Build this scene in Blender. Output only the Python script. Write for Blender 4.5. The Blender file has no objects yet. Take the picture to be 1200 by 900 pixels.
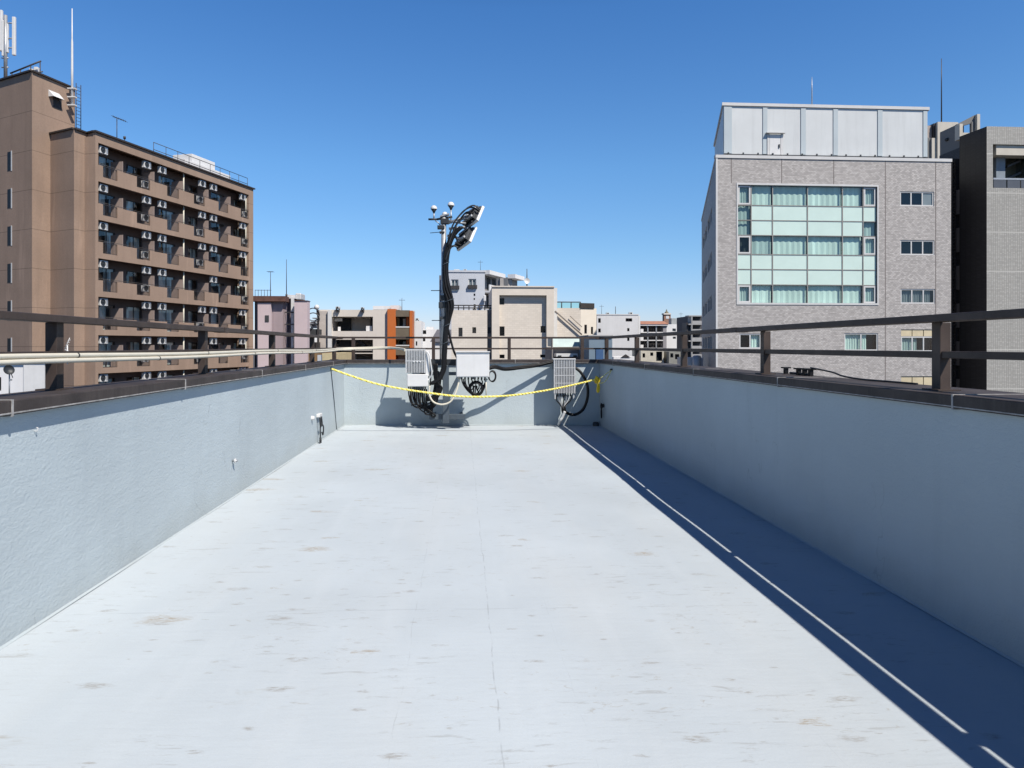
import bpy, bmesh, math, random
from mathutils import Vector, Matrix
random.seed(7)
R = math.radians
SC = bpy.context.scene
COL = SC.collection
# ------------------------------------------------------------ camera, world, sun, exposure
F = 832.0; HZ = 405.5; YAW = math.atan(59 / F)
CAM = Vector((0, 0, 1.5))
cd = bpy.data.cameras.new('camera'); cam = bpy.data.objects.new('camera', cd); COL.objects.link(cam)
cam.location = CAM; cam.rotation_euler = (R(90), 0, -YAW)
cd.sensor_width = 36; cd.lens = F / 1200 * 36; cd.shift_y = -(450 - HZ) / 1200
cd.clip_start = 0.05; cd.clip_end = 5000
SC.camera = cam
KX, KY = 0.515, 0.63                                   # metres a shadow moves per metre of height
sun_el = math.atan(1 / math.hypot(KX, KY)); sun_az = math.atan2(KX, -KY)   # azimuth from +Y towards +X
w = bpy.data.worlds.new("World"); SC.world = w; w.use_nodes = True
nt = w.node_tree; bg = nt.nodes['Background']
sky = nt.nodes.new('ShaderNodeTexSky'); sky.sky_type = 'NISHITA'; sky.sun_disc = False
sky.sun_elevation = sun_el; sky.sun_rotation = sun_az
sky.altitude = 300; sky.air_density = 0.9; sky.dust_density = 0.25; sky.ozone_density = 1.6
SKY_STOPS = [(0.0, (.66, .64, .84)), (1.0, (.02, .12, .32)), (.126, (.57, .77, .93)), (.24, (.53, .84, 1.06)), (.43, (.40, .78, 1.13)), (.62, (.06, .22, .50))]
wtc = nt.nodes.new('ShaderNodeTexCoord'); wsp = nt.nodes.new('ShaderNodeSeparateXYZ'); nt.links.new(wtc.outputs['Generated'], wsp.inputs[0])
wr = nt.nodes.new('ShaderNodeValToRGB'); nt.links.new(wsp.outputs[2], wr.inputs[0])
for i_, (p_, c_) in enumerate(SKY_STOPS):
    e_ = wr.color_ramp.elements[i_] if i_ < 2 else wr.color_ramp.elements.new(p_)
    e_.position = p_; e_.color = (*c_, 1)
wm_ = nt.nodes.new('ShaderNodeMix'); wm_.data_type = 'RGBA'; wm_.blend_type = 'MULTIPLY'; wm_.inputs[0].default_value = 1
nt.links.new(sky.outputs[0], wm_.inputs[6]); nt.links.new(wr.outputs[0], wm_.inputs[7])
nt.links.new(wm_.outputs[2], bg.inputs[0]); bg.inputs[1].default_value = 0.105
sl = bpy.data.lights.new('sun', 'SUN'); sl.energy = 5.0; sl.angle = R(0.5); sl.color = (1, 0.93, 0.84)
sun = bpy.data.objects.new('sun', sl); COL.objects.link(sun)
sun.rotation_euler = Vector((KX, -KY, 1)).to_track_quat('Z', 'Y').to_euler()
sun.location = (20, -30, 40)
SC.view_settings.view_transform = 'Standard'; SC.view_settings.look = 'None'
SC.view_settings.gamma = 1; SC.view_settings.use_curve_mapping = False
SC.view_settings.exposure = 0.515         # the photograph is exposed bright: whites clip, mid greys read pale
GZ = -22.0
# ------------------------------------------------------------ survey helpers: sight lines onto real planes
ZU = Vector((0, 0, 1))
FW = Vector((math.sin(YAW), math.cos(YAW), 0)); RT = Vector((math.cos(YAW), -math.sin(YAW), 0))
def ray(px, py): return FW + RT * ((px - 600) / F) + ZU * ((HZ - py) / F)
def at(px, py, d): return CAM + ray(px, py) * d
def on_y(px, py, Y): r = ray(px, py); return CAM + r * (Y / r.y)
def on_x(px, py, X): r = ray(px, py); return CAM + r * (X / r.x)
def flat(v): return Vector((v.x, v.y, 0))
class Fr:
    """a vertical plane: origin, horizontal direction U, inward direction V"""
    def __init__(s, O, vp, toward=False, flip=False):
        s.O = flat(O); s.U = (FW + RT * ((vp - 600) / F)).normalized()
        if toward: s.U = -s.U
        s.V = ZU.cross(s.U)
        if flip: s.V = -s.V
    def u(s, px, v=0.0):
        r = ray(px, HZ); O = s.O + s.V * v
        # CAM.xy + r*t = O + U*k
        det = r.x * -s.U.y + s.U.x * r.y
        bx, by = O.x, O.y
        return (r.x * by - r.y * bx) / det * 1.0 if False else ((bx * r.y - by * r.x) / (s.U.y * r.x - s.U.x * r.y))
    def d(s, px, v=0.0): return (s.O + s.V * v + s.U * s.u(px, v)).dot(FW)
    def z(s, px, py, v=0.0): return CAM.z + (HZ - py) / F * s.d(px, v)
    def p(s, u, v, z): q = s.O + s.U * u + s.V * v; return Vector((q.x, q.y, z))
    def rect(s, x0, y0, x1, y1, v=0.0):
        """pixel box -> u0,u1,z0,z1 on the plane"""
        a, b = s.u(x0, v), s.u(x1, v); xm = (x0 + x1) / 2
        return min(a, b), max(a, b), s.z(xm, y1, v), s.z(xm, y0, v)
# ------------------------------------------------------------ mesh builder (world coordinates)
class MB:
    def __init__(s): s.v = []; s.f = []; s.sm = []
    def poly(s, pts, smooth=False):
        n = len(s.v); s.v += [tuple(p) for p in pts]; s.f.append(tuple(range(n, n + len(pts)))); s.sm.append(smooth); return s
    def hexa(s, c):
        n = len(s.v); s.v += [tuple(p) for p in c]
        for q in ((0, 3, 2, 1), (4, 5, 6, 7), (0, 1, 5, 4), (1, 2, 6, 5), (2, 3, 7, 6), (3, 0, 4, 7)):
            s.f.append(tuple(n + i for i in q)); s.sm.append(False)
        return s
    def box(s, x0, x1, y0, y1, z0, z1):
        return s.hexa([(x0, y0, z0), (x1, y0, z0), (x1, y1, z0), (x0, y1, z0), (x0, y0, z1), (x1, y0, z1), (x1, y1, z1), (x0, y1, z1)])
    def fbox(s, fr, u0, u1, v0, v1, z0, z1):
        return s.hexa([fr.p(*q) for q in ((u0, v0, z0), (u1, v0, z0), (u1, v1, z0), (u0, v1, z0), (u0, v0, z1), (u1, v0, z1), (u1, v1, z1), (u0, v1, z1))])
    def obox(s, c, ax, ay, az):
        c = Vector(c); ax, ay, az = Vector(ax) / 2, Vector(ay) / 2, Vector(az) / 2
        return s.hexa([c - ax - ay - az, c + ax - ay - az, c + ax + ay - az, c - ax + ay - az, c - ax - ay + az, c + ax - ay + az, c + ax + ay + az, c - ax + ay + az])
    def tube(s, pts, r, n=8, caps=True):
        pts = [Vector(p) for p in pts]; m = len(pts)
        rs = r if isinstance(r, (list, tuple)) else [r] * m
        base = len(s.v); up = None
        for i, p in enumerate(pts):
            t = (pts[min(i + 1, m - 1)] - pts[max(i - 1, 0)]).normalized()
            if up is None:
                up = Vector((0, 0, 1)) if abs(t.z) < .9 else Vector((1, 0, 0))
            a = t.cross(up)
            if a.length < 1e-6: a = t.orthogonal()
            a.normalize(); b = t.cross(a).normalized(); up = -b if False else a.cross(t)
            for k in range(n):
                an = 2 * math.pi * k / n
                s.v.append(tuple(p + (a * math.cos(an) + b * math.sin(an)) * rs[i]))
        for i in range(m - 1):
            for k in range(n):
                k2 = (k + 1) % n
                s.f.append((base + i * n + k, base + i * n + k2, base + (i + 1) * n + k2, base + (i + 1) * n + k)); s.sm.append(True)
        if caps:
            s.f.append(tuple(base + k for k in range(n))[::-1]); s.sm.append(False)
            s.f.append(tuple(base + (m - 1) * n + k for k in range(n))); s.sm.append(False)
        return s
    def cyl(s, a, b, r, n=12, r2=None): return s.tube([a, b], [r, r if r2 is None else r2], n)
    def lathe(s, c, prof, n=16, axis=ZU):
        c = Vector(c); axis = Vector(axis).normalized(); a = axis.orthogonal().normalized(); b = axis.cross(a)
        base = len(s.v)
        for (r, h) in prof:
            for k in range(n):
                an = 2 * math.pi * k / n; s.v.append(tuple(c + axis * h + (a * math.cos(an) + b * math.sin(an)) * r))
        for i in range(len(prof) - 1):
            for k in range(n):
                k2 = (k + 1) % n
                s.f.append((base + i * n + k, base + i * n + k2, base + (i + 1) * n + k2, base + (i + 1) * n + k)); s.sm.append(True)
        return s
    def prism(s, pts, z0, z1, skip=(), cap=True, floor=False):
        n = len(pts)
        for i in range(n):
            if i in skip: continue
            a, b = pts[i], pts[(i + 1) % n]
            s.poly([(a[0], a[1], z0), (b[0], b[1], z0), (b[0], b[1], z1), (a[0], a[1], z1)])
        if cap: s.poly([(p[0], p[1], z1) for p in pts])
        if floor: s.poly([(p[0], p[1], z0) for p in pts])
        return s
    def holed(s, fr, u0, u1, z0, z1, holes, rev=0.2, v0=0.0, floor=True):
        us = sorted({u0, u1} | {min(max(h[i], u0), u1) for h in holes for i in (0, 1)})
        zs = sorted({z0, z1} | {min(max(h[i], z0), z1) for h in holes for i in (2, 3)})
        for j in range(len(zs) - 1):
            zm = (zs[j] + zs[j + 1]) / 2; run = None
            for i in range(len(us) - 1):
                um = (us[i] + us[i + 1]) / 2
                inh = any(h[0] < um < h[1] and h[2] < zm < h[3] for h in holes)
                if not inh and run is None: run = us[i]
                if run is not None and (inh or i == len(us) - 2):
                    e = us[i] if inh else us[i + 1]
                    s.poly([fr.p(run, v0, zs[j]), fr.p(e, v0, zs[j]), fr.p(e, v0, zs[j + 1]), fr.p(run, v0, zs[j + 1])]); run = None
        for (a, b, c, d) in [h[:4] for h in holes]:
            v1 = v0 + rev
            s.poly([fr.p(a, v0, c), fr.p(b, v0, c), fr.p(b, v1, c), fr.p(a, v1, c)])
            s.poly([fr.p(a, v0, d), fr.p(b, v0, d), fr.p(b, v1, d), fr.p(a, v1, d)])
            s.poly([fr.p(a, v0, c), fr.p(a, v0, d), fr.p(a, v1, d), fr.p(a, v1, c)])
            s.poly([fr.p(b, v0, c), fr.p(b, v0, d), fr.p(b, v1, d), fr.p(b, v1, c)])
        return s
    def build(s, name, m, parent=None, bevel=0, fixn=True):
        me = bpy.data.meshes.new(name); 
        root = parent
        while root is not None and root.parent is not None: root = root.parent
        inv = root.matrix_basis.inverted() if root is not None else Matrix()
        me.from_pydata([tuple(inv @ Vector(v)) for v in s.v], [], s.f)
        for p, q in zip(me.polygons, s.sm): p.use_smooth = q
        if fixn:
            b = bmesh.new(); b.from_mesh(me); bmesh.ops.recalc_face_normals(b, faces=b.faces); b.to_mesh(me); b.free()
        me.materials.append(m)
        o = bpy.data.objects.new(name, me); COL.objects.link(o)
        if parent is not None: o.parent = parent
        if bevel:
            md = o.modifiers.new('bevel', 'BEVEL'); md.width = bevel; md.segments = 2; md.limit_method = 'ANGLE'
        return o
def tag(o, label=None, cat=None, group=None, kind=None):
    if label: o['label'] = label
    if cat: o['category'] = cat
    if group: o['group'] = group
    if kind: o['kind'] = kind
    return o
def root(name, loc, label, cat, group=None, rz=0.0):
    o = bpy.data.objects.new(name, None); COL.objects.link(o); o.location = loc; o.rotation_euler = (0, 0, rz)
    o.matrix_basis = Matrix.Translation(Vector(loc)) @ Matrix.Rotation(rz, 4, 'Z')
    o.empty_display_size = .3
    return tag(o, label, cat, group)
def fr_root(name, fr, label, cat, group=None, z=GZ):
    return root(name, (fr.O.x, fr.O.y, z), label, cat, group, math.atan2(fr.U.y, fr.U.x))
def spline(P, n=10):
    P = [Vector(p) for p in P]; Q = [P[0] * 2 - P[1]] + P + [P[-1] * 2 - P[-2]]; out = []
    for i in range(1, len(Q) - 2):
        for k in range(n):
            t = k / n; a, b, c, d = Q[i - 1], Q[i], Q[i + 1], Q[i + 2]
            out.append(0.5 * ((2 * b) + (c - a) * t + (2 * a - 5 * b + 4 * c - d) * t * t + (3 * b - a - 3 * c + d) * t ** 3))
    out.append(P[-1]); return out
# ------------------------------------------------------------ materials
def nodes(name):
    m = bpy.data.materials.new(name); m.use_nodes = True; n = m.node_tree.nodes; return m, n, m.node_tree.links, n['Principled BSDF']
def ramp(n, l, src, a, b, ca=(0, 0, 0, 1), cb=(1, 1, 1, 1)):
    r = n.new('ShaderNodeValToRGB'); r.color_ramp.elements[0].position = a; r.color_ramp.elements[1].position = b
    r.color_ramp.elements[0].color = ca; r.color_ramp.elements[1].color = cb; l.new(src, r.inputs[0]); return r.outputs[0]
def mixc(n, l, fac, a, b, mode='MIX'):
    x = n.new('ShaderNodeMix'); x.data_type = 'RGBA'; x.blend_type = mode
    for i, s in ((0, fac), (6, a), (7, b)):
        if hasattr(s, 'links'): l.new(s, x.inputs[i])
        elif i == 0: x.inputs[0].default_value = s
        else: x.inputs[i].default_value = (*s[:3], 1)
    return x.outputs[2]
def math_(n, l, op, a, b=None, c=None):
    x = n.new('ShaderNodeMath'); x.operation = op
    for i, s in enumerate((a, b, c)):
        if s is None: continue
        if hasattr(s, 'links'): l.new(s, x.inputs[i])
        else: x.inputs[i].default_value = s
    return x.outputs[0]
def noise(n, l, co, scale, detail=4, rough=.55, dist=0):
    t = n.new('ShaderNodeTexNoise'); t.inputs['Scale'].default_value = scale; t.inputs['Detail'].default_value = detail
    t.inputs['Roughness'].default_value = rough; t.inputs['Distortion'].default_value = dist
    l.new(co, t.inputs['Vector']); return t.outputs['Fac']
def mapping(n, l, scale=(1, 1, 1), loc=(0, 0, 0), rot=(0, 0, 0)):
    tc = n.new('ShaderNodeTexCoord'); mp = n.new('ShaderNodeMapping'); mp.inputs['Scale'].default_value = scale
    mp.inputs['Location'].default_value = loc; mp.inputs['Rotation'].default_value = rot
    l.new(tc.outputs['Object'], mp.inputs['Vector']); return mp.outputs[0]
def bumpn(n, l, b, h, strength, dist=.01):
    x = n.new('ShaderNodeBump'); x.inputs['Strength'].default_value = strength; x.inputs['Distance'].default_value = dist
    l.new(h, x.inputs['Height']); l.new(x.outputs[0], b.inputs['Normal']); return x
KA = .70                                              # real-world albedo scale for the palette below
def mat(name, c, rough=.7, var=.12, vs=1.5, bump=0.0, bs=60, metal=0.0, streak=0.0, sscale=2.5, spec=.4, bdist=.004):
    c = [x * KA for x in c]
    m, n, l, b = nodes(name)
    co = mapping(n, l); f = noise(n, l, co, vs, 5, .6)
    lo = [x * (1 - var) for x in c]; hi = [min(1, x * (1 + var)) for x in c]
    col = mixc(n, l, ramp(n, l, f, .3, .7), lo, hi)
    if streak:
        cs = mapping(n, l, (sscale, sscale, sscale * .07)); g = noise(n, l, cs, 1.6, 4, .65)
        col = mixc(n, l, math_(n, l, 'MULTIPLY', ramp(n, l, g, .5, .78), streak), col, [x * .45 for x in c])
    l.new(col, b.inputs['Base Color']); b.inputs['Roughness'].default_value = rough; b.inputs['Metallic'].default_value = metal
    b.inputs['Specular IOR Level'].default_value = spec
    if bump: bumpn(n, l, b, noise(n, l, co, bs, 3), bump, bdist)
    return m
def storey_mat(name, c, pitch, off, streak=.25, var=.1, groove=.55):
    """rendered wall with an expansion groove every storey; off = local height of one groove"""
    c = [x * KA for x in c]
    m, n, l, b = nodes(name)
    co = mapping(n, l); f = noise(n, l, co, .35, 5, .6)
    col = mixc(n, l, ramp(n, l, f, .3, .7), [x * (1 - var) for x in c], [x * (1 + var) for x in c])
    f2 = noise(n, l, co, 9, 4, .8); col = mixc(n, l, math_(n, l, 'MULTIPLY', ramp(n, l, f2, .4, .65), .28), col, [x * .6 for x in c])
    cs = mapping(n, l, (1.1, 1.1, .08)); g = noise(n, l, cs, 1.2, 4, .65)
    col = mixc(n, l, math_(n, l, 'MULTIPLY', ramp(n, l, g, .5, .75), streak), col, [x * .5 for x in c])
    g2 = noise(n, l, mapping(n, l, (1.3, 1.3, .16), (5, 3, 1)), .9, 3, .6)
    col = mixc(n, l, math_(n, l, 'MULTIPLY', ramp(n, l, g2, .6, .7), .45), col, [min(1, x * 1.35) for x in c])
    sp = n.new('ShaderNodeSeparateXYZ'); l.new(co, sp.inputs[0])
    zz = math_(n, l, 'FRACT', math_(n, l, 'DIVIDE', math_(n, l, 'SUBTRACT', sp.outputs[2], off), pitch))
    ln = math_(n, l, 'LESS_THAN', zz, .05 / pitch)
    col = mixc(n, l, math_(n, l, 'MULTIPLY', ln, groove), col, [x * .35 for x in c])
    l.new(col, b.inputs['Base Color']); b.inputs['Roughness'].default_value = .85; b.inputs['Specular IOR Level'].default_value = .2
    return m
def tile_mat(name, c, mortar, w=.3, h=.1, offs=.5, var=.25, msize=.012, streak=.15, plane='xz', big=None, rough=.6, bump=.3):
    """small facing tiles laid in the wall's own plane """
    c = [x * KA for x in c]; mortar = [x * KA for x in mortar]
    m, n, l, b = nodes(name); co = mapping(n, l); sp = n.new('ShaderNodeSeparateXYZ'); l.new(co, sp.inputs[0])
    cb = n.new('ShaderNodeCombineXYZ'); l.new(sp.outputs[0] if plane == 'xz' else sp.outputs[1], cb.inputs[0]); l.new(sp.outputs[2], cb.inputs[1])
    br = n.new('ShaderNodeTexBrick'); br.offset = offs; br.inputs['Scale'].default_value = 1
    br.inputs['Brick Width'].default_value = w; br.inputs['Row Height'].default_value = h; br.inputs['Mortar Size'].default_value = msize
    br.inputs['Color1'].default_value = (*[x * (1 - var) for x in c], 1); br.inputs['Color2'].default_value = (*[min(1, x * (1 + var)) for x in c], 1)
    br.inputs['Mortar'].default_value = (*mortar, 1); l.new(cb.outputs[0], br.inputs['Vector'])
    col = br.outputs['Color']
    f = noise(n, l, co, .5, 5); col = mixc(n, l, math_(n, l, 'MULTIPLY', ramp(n, l, f, .3, .75), .25), col, [x * .65 for x in c])
    if streak:
        cs = mapping(n, l, (1.3, 1.3, .06)); g = noise(n, l, cs, 1.3, 4, .65)
        col = mixc(n, l, math_(n, l, 'MULTIPLY', ramp(n, l, g, .52, .75), streak), col, [x * .45 for x in c])
    if big:
        zz = math_(n, l, 'FRACT', math_(n, l, 'DIVIDE', sp.outputs[2], big)); ln = math_(n, l, 'LESS_THAN', zz, .07 / big)
        col = mixc(n, l, math_(n, l, 'MULTIPLY', ln, .5), col, [min(1, x * 1.5) for x in c])
    l.new(col, b.inputs['Base Color']); b.inputs['Roughness'].default_value = rough; b.inputs['Specular IOR Level'].default_value = .3
    if bump: bumpn(n, l, b, br.outputs['Fac'], -bump, .02)
    return m
def glass_mat(name, tint, fac, rough=.02, gl=.9):
    m = bpy.data.materials.new(name); m.use_nodes = True; n = m.node_tree.nodes; l = m.node_tree.links; n.clear()
    o = n.new('ShaderNodeOutputMaterial'); t = n.new('ShaderNodeBsdfTransparent'); t.inputs[0].default_value = (*tint, 1)
    g = n.new('ShaderNodeBsdfGlossy'); g.inputs['Roughness'].default_value = rough; g.inputs[0].default_value = (gl, gl, gl, 1)
    fr = n.new('ShaderNodeLayerWeight'); fr.inputs[0].default_value = .12; mx = n.new('ShaderNodeMixShader')
    a = n.new('ShaderNodeMath'); a.operation = 'ADD'; a.use_clamp = True; l.new(fr.outputs['Facing'], a.inputs[0]); a.inputs[1].default_value = fac
    l.new(a.outputs[0], mx.inputs[0]); l.new(t.outputs[0], mx.inputs[1]); l.new(g.outputs[0], mx.inputs[2]); l.new(mx.outputs[0], o.inputs[0]); return m
def curtain_mat(name, c):
    c = [x * .8 for x in c]
    m, n, l, b = nodes(name); co = mapping(n, l, (1, 1, .03)); f = noise(n, l, co, 7, 3, .6); g = noise(n, l, mapping(n, l, (1, 1, .1)), .8, 2)
    col = mixc(n, l, ramp(n, l, f, .35, .65), [x * .8 for x in c], c)
    col = mixc(n, l, ramp(n, l, g, .42, .6), col, [x * .72 for x in c])
    l.new(col, b.inputs['Base Color']); b.inputs['Roughness'].default_value = .9; return m

def floor_material():
    m, n, l, b = nodes('painted_waterproof_roof')
    c = (.395, .442, .475)
    co = mapping(n, l); big = noise(n, l, co, .55, 5, .6)
    col = mixc(n, l, ramp(n, l, big, .3, .72), [x * .90 for x in c], [x * 1.06 for x in c])
    wt = noise(n, l, mapping(n, l, (1, .25, 1), (3, 1, 0)), 1.3, 4, .6)
    col = mixc(n, l, math_(n, l, 'MULTIPLY', ramp(n, l, wt, .45, .75), .35), col, (.43, .45, .45))
    # fine grain
    gr = noise(n, l, co, 160, 2, .7); col = mixc(n, l, math_(n, l, 'MULTIPLY', ramp(n, l, gr, .45, .75), .10), col, [x * .6 for x in c])
    # trowel scuffs running across: short dark dashes, gathered in patches
    s1 = noise(n, l, mapping(n, l, (1.5, 8.0, 1), (0, 0, 0), (0, 0, R(3))), 3.2, 6, .75, .6)
    patch = noise(n, l, mapping(n, l, (1, 1, 1), (7, 2, 0)), 1.15, 4, .65)
    sc = math_(n, l, 'MULTIPLY', ramp(n, l, s1, .575, .63), ramp(n, l, patch, .47, .57))
    col = mixc(n, l, math_(n, l, 'MULTIPLY', sc, .38), col, (.20, .195, .18))
    s3 = noise(n, l, mapping(n, l, (1.3, 3.6, 1), (3, 9, 0), (0, 0, R(6))), 2.3, 6, .72, .8)
    sc3 = math_(n, l, 'MULTIPLY', ramp(n, l, s3, .59, .68), ramp(n, l, noise(n, l, mapping(n, l, (1, 1, 1), (5, 5, 0)), .8, 5, .7), .5, .62))
    sc3 = math_(n, l, 'MULTIPLY', sc3, ramp(n, l, noise(n, l, mapping(n, l, (6, 20, 1)), 3, 4, .7), .38, .6))
    col = mixc(n, l, math_(n, l, 'MULTIPLY', sc3, .6), col, (.245, .225, .185))
    lt = noise(n, l, mapping(n, l, (4, .5, 1), (1, 3, 0)), 1.4, 4, .6)
    col = mixc(n, l, math_(n, l, 'MULTIPLY', ramp(n, l, lt, .52, .7), .10), col, (.50, .54, .57))
    s2 = noise(n, l, mapping(n, l, (2.6, 6.0, 1), (9, 4, 0), (0, 0, R(-5))), 4.0, 6, .75, .9)
    sc2 = math_(n, l, 'MULTIPLY', ramp(n, l, s2, .60, .66), ramp(n, l, noise(n, l, mapping(n, l, (1, 1, 1), (1, 12, 0)), 1.3, 3), .52, .6))
    col = mixc(n, l, math_(n, l, 'MULTIPLY', sc2, .4), col, (.22, .18, .12))
    # darker, dirtier toward broad damp patches
    dp = noise(n, l, mapping(n, l, (1, .6, 1), (2, 8, 0)), .35, 3)
    col = mixc(n, l, math_(n, l, 'MULTIPLY', ramp(n, l, dp, .45, .7), .22), col, (.29, .325, .35))
    sp = n.new('ShaderNodeSeparateXYZ'); l.new(co, sp.inputs[0])
    wob = math_(n, l, 'MULTIPLY', math_(n, l, 'SUBTRACT', noise(n, l, co, 2.5, 3), .5), .05)
    xw = math_(n, l, 'ADD', sp.outputs[0], wob); yw = math_(n, l, 'ADD', sp.outputs[1], wob)
    brk = ramp(n, l, noise(n, l, mapping(n, l, (3, 3.2, 1), (4, 4, 0)), 1.6, 5, .7), .44, .56)
    h = None
    for (src, pos, wd, st) in ((xw, .147, .003, .38), (xw, -.25, .002, .25), (xw, .47, .0015, .12), (xw, 1.35, .0015, .1), (yw, 3.93, .0045, .25), (yw, 7.1, .006, .25), (yw, 9.9, .008, .3), (yw, 12.5, .012, .5)):
        d = math_(n, l, 'ABSOLUTE', math_(n, l, 'SUBTRACT', src, pos)); ln = math_(n, l, 'LESS_THAN', d, wd)
        ln = math_(n, l, 'MULTIPLY', math_(n, l, 'MULTIPLY', ln, brk), st); col = mixc(n, l, ln, col, (.17, .18, .19))
    # separate small stains: one per cell, only in some cells, with ragged edges
    for (sc_, rad, keep, ccol, st, off) in (((.75, 1.5), .11, .45, (.25, .205, .14), .75, 0), ((1.7, 4.2), .115, .5, (.21, .195, .17), .65, 4), ((3.2, 7.5), .10, .68, (.21, .195, .17), .6, 9)):
        cw = mapping(n, l, (sc_[0], sc_[1], 1), (off, off * .7, 0), (0, 0, R(4 - off)))
        nz = n.new('ShaderNodeTexNoise'); nz.inputs['Scale'].default_value = 7; nz.inputs['Detail'].default_value = 5; nz.inputs['Roughness'].default_value = .7; l.new(cw, nz.inputs['Vector'])
        va = n.new('ShaderNodeVectorMath'); va.operation = 'MULTIPLY_ADD'; l.new(nz.outputs['Color'], va.inputs[0]); va.inputs[1].default_value = (.30, .22, 0); l.new(cw, va.inputs[2])
        vo = n.new('ShaderNodeTexVoronoi'); vo.voronoi_dimensions = '2D'; vo.inputs['Scale'].default_value = 1; l.new(va.outputs[0], vo.inputs['Vector'])
        sepc = n.new('ShaderNodeSeparateColor'); l.new(vo.outputs['Color'], sepc.inputs[0])
        on = math_(n, l, 'GREATER_THAN', sepc.outputs[0], keep)
        rr = math_(n, l, 'MULTIPLY', math_(n, l, 'ADD', sepc.outputs[1], .25), rad)
        m1 = ramp(n, l, math_(n, l, 'DIVIDE', vo.outputs['Distance'], rr), .45, 1.0, (1, 1, 1, 1), (0, 0, 0, 1))
        m1 = math_(n, l, 'MULTIPLY', math_(n, l, 'MULTIPLY', m1, on), ramp(n, l, noise(n, l, mapping(n, l, (10, 42, 1)), 2.2, 5, .75), .42, .58))
        col = mixc(n, l, math_(n, l, 'MULTIPLY', m1, st), col, ccol)
    l.new(col, b.inputs['Base Color']); b.inputs['Roughness'].default_value = .62; b.inputs['Specular IOR Level'].default_value = .3
    hh = math_(n, l, 'ADD', math_(n, l, 'MULTIPLY', noise(n, l, co, 6, 4), .5), math_(n, l, 'MULTIPLY', noise(n, l, co, 90, 3), .12))
    hh = math_(n, l, 'ADD', hh, math_(n, l, 'MULTIPLY', noise(n, l, mapping(n, l, (1, 6, 1)), 5, 4), .35))
    bumpn(n, l, b, hh, .35, .012)
    return m
def wall_material():
    m, n, l, b = nodes('rough_painted_render'); c = (.365, .42, .445)
    co = mapping(n, l); f = noise(n, l, co, .8, 5)
    col = mixc(n, l, ramp(n, l, f, .3, .7), [x * .92 for x in c], [x * 1.05 for x in c])
    sp = n.new('ShaderNodeSeparateXYZ'); l.new(co, sp.inputs[0])
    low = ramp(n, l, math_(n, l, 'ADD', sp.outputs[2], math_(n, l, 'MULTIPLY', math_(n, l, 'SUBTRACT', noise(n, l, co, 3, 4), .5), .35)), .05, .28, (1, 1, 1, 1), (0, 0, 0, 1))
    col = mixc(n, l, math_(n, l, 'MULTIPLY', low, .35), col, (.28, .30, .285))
    st = noise(n, l, mapping(n, l, (1, 3, .25), (0, 0, 0)), 2.2, 4)
    col = mixc(n, l, math_(n, l, 'MULTIPLY', ramp(n, l, st, .55, .8), .2), col, (.25, .29, .32))
    ck = noise(n, l, mapping(n, l, (1, 1.2, .5)), 1.1, 5, .55, .3)
    ck = math_(n, l, 'LESS_THAN', math_(n, l, 'ABSOLUTE', math_(n, l, 'SUBTRACT', ck, .5)), .0016)
    ck = math_(n, l, 'MULTIPLY', ck, ramp(n, l, noise(n, l, mapping(n, l, (1, 1, 1), (6, 1, 2)), .9, 4), .5, .6))
    col = mixc(n, l, math_(n, l, 'MULTIPLY', ck, .4), col, (.19, .21, .22))
    l.new(col, b.inputs['Base Color']); b.inputs['Roughness'].default_value = .7; b.inputs['Specular IOR Level'].default_value = .25
    h1 = noise(n, l, mapping(n, l, (1, 1, 1.6)), 34, 5, .65, .3); h2 = noise(n, l, mapping(n, l, (1, .35, 1.3), (0, 0, 0), (R(12), 0, 0)), 9, 3, .5)
    hh = math_(n, l, 'ADD', math_(n, l, 'MULTIPLY', h1, .6), math_(n, l, 'MULTIPLY', h2, .45))
    bumpn(n, l, b, hh, .6, .013); return m
def coping_material():
    m, n, l, b = nodes('weathered_coping'); c = (.038, .031, .029)
    co = mapping(n, l); f = noise(n, l, co, 5, 5)
    col = mixc(n, l, ramp(n, l, f, .3, .7), [x * .7 for x in c], [x * 1.4 for x in c])
    st = noise(n, l, mapping(n, l, (1, 1, .12)), 22, 4, .7)
    col = mixc(n, l, math_(n, l, 'MULTIPLY', ramp(n, l, st, .5, .75), .45), col, (.075, .066, .06))
    l.new(col, b.inputs['Base Color']); b.inputs['Roughness'].default_value = .6; b.inputs['Specular IOR Level'].default_value = .25; bumpn(n, l, b, noise(n, l, co, 70, 3), .25, .004); return m
M = {}
M['floor'] = floor_material(); M['wall'] = wall_material(); M['coping'] = coping_material()
M['rail'] = mat('brown_aluminium_rail', (.07, .052, .044), .5, .25, 6, .15, 120, spec=.25, streak=.3, sscale=8)
M['joint'] = mat('grey_sealant', (.36, .35, .34), .7, .4, 20)
M['white'] = mat('white_enamel', (.78, .78, .77), .4, .05, 3, streak=.12, sscale=6)
M['whitewall'] = mat('white_render', (.84, .84, .84), .8, .07, .4, streak=.18, sscale=1)
M['galv'] = mat('galvanised_steel', (.46, .48, .5), .45, .2, 12, .15, 90, metal=.5)
M['steel'] = mat('grey_painted_steel', (.10, .125, .15), .5, .15, 8, .1, 80, metal=.3)
M['black'] = mat('black_rubber', (.011, .011, .012), .45, .3, 20, .2, 120, spec=.22)
M['dark'] = mat('dark_metal', (.04, .045, .05), .5, .3, 8, .1, 60, metal=.3)
M['cream'] = mat('cream_plastic_pipe', (.74, .70, .58), .45, .08, 4, streak=.1)
M['cast'] = mat('cast_aluminium', (.66, .67, .67), .5, .12, 20, .2, 150, metal=.2)
M['interior'] = mat('dim_room', (.05, .055, .06), .9, .3, .6)
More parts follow.
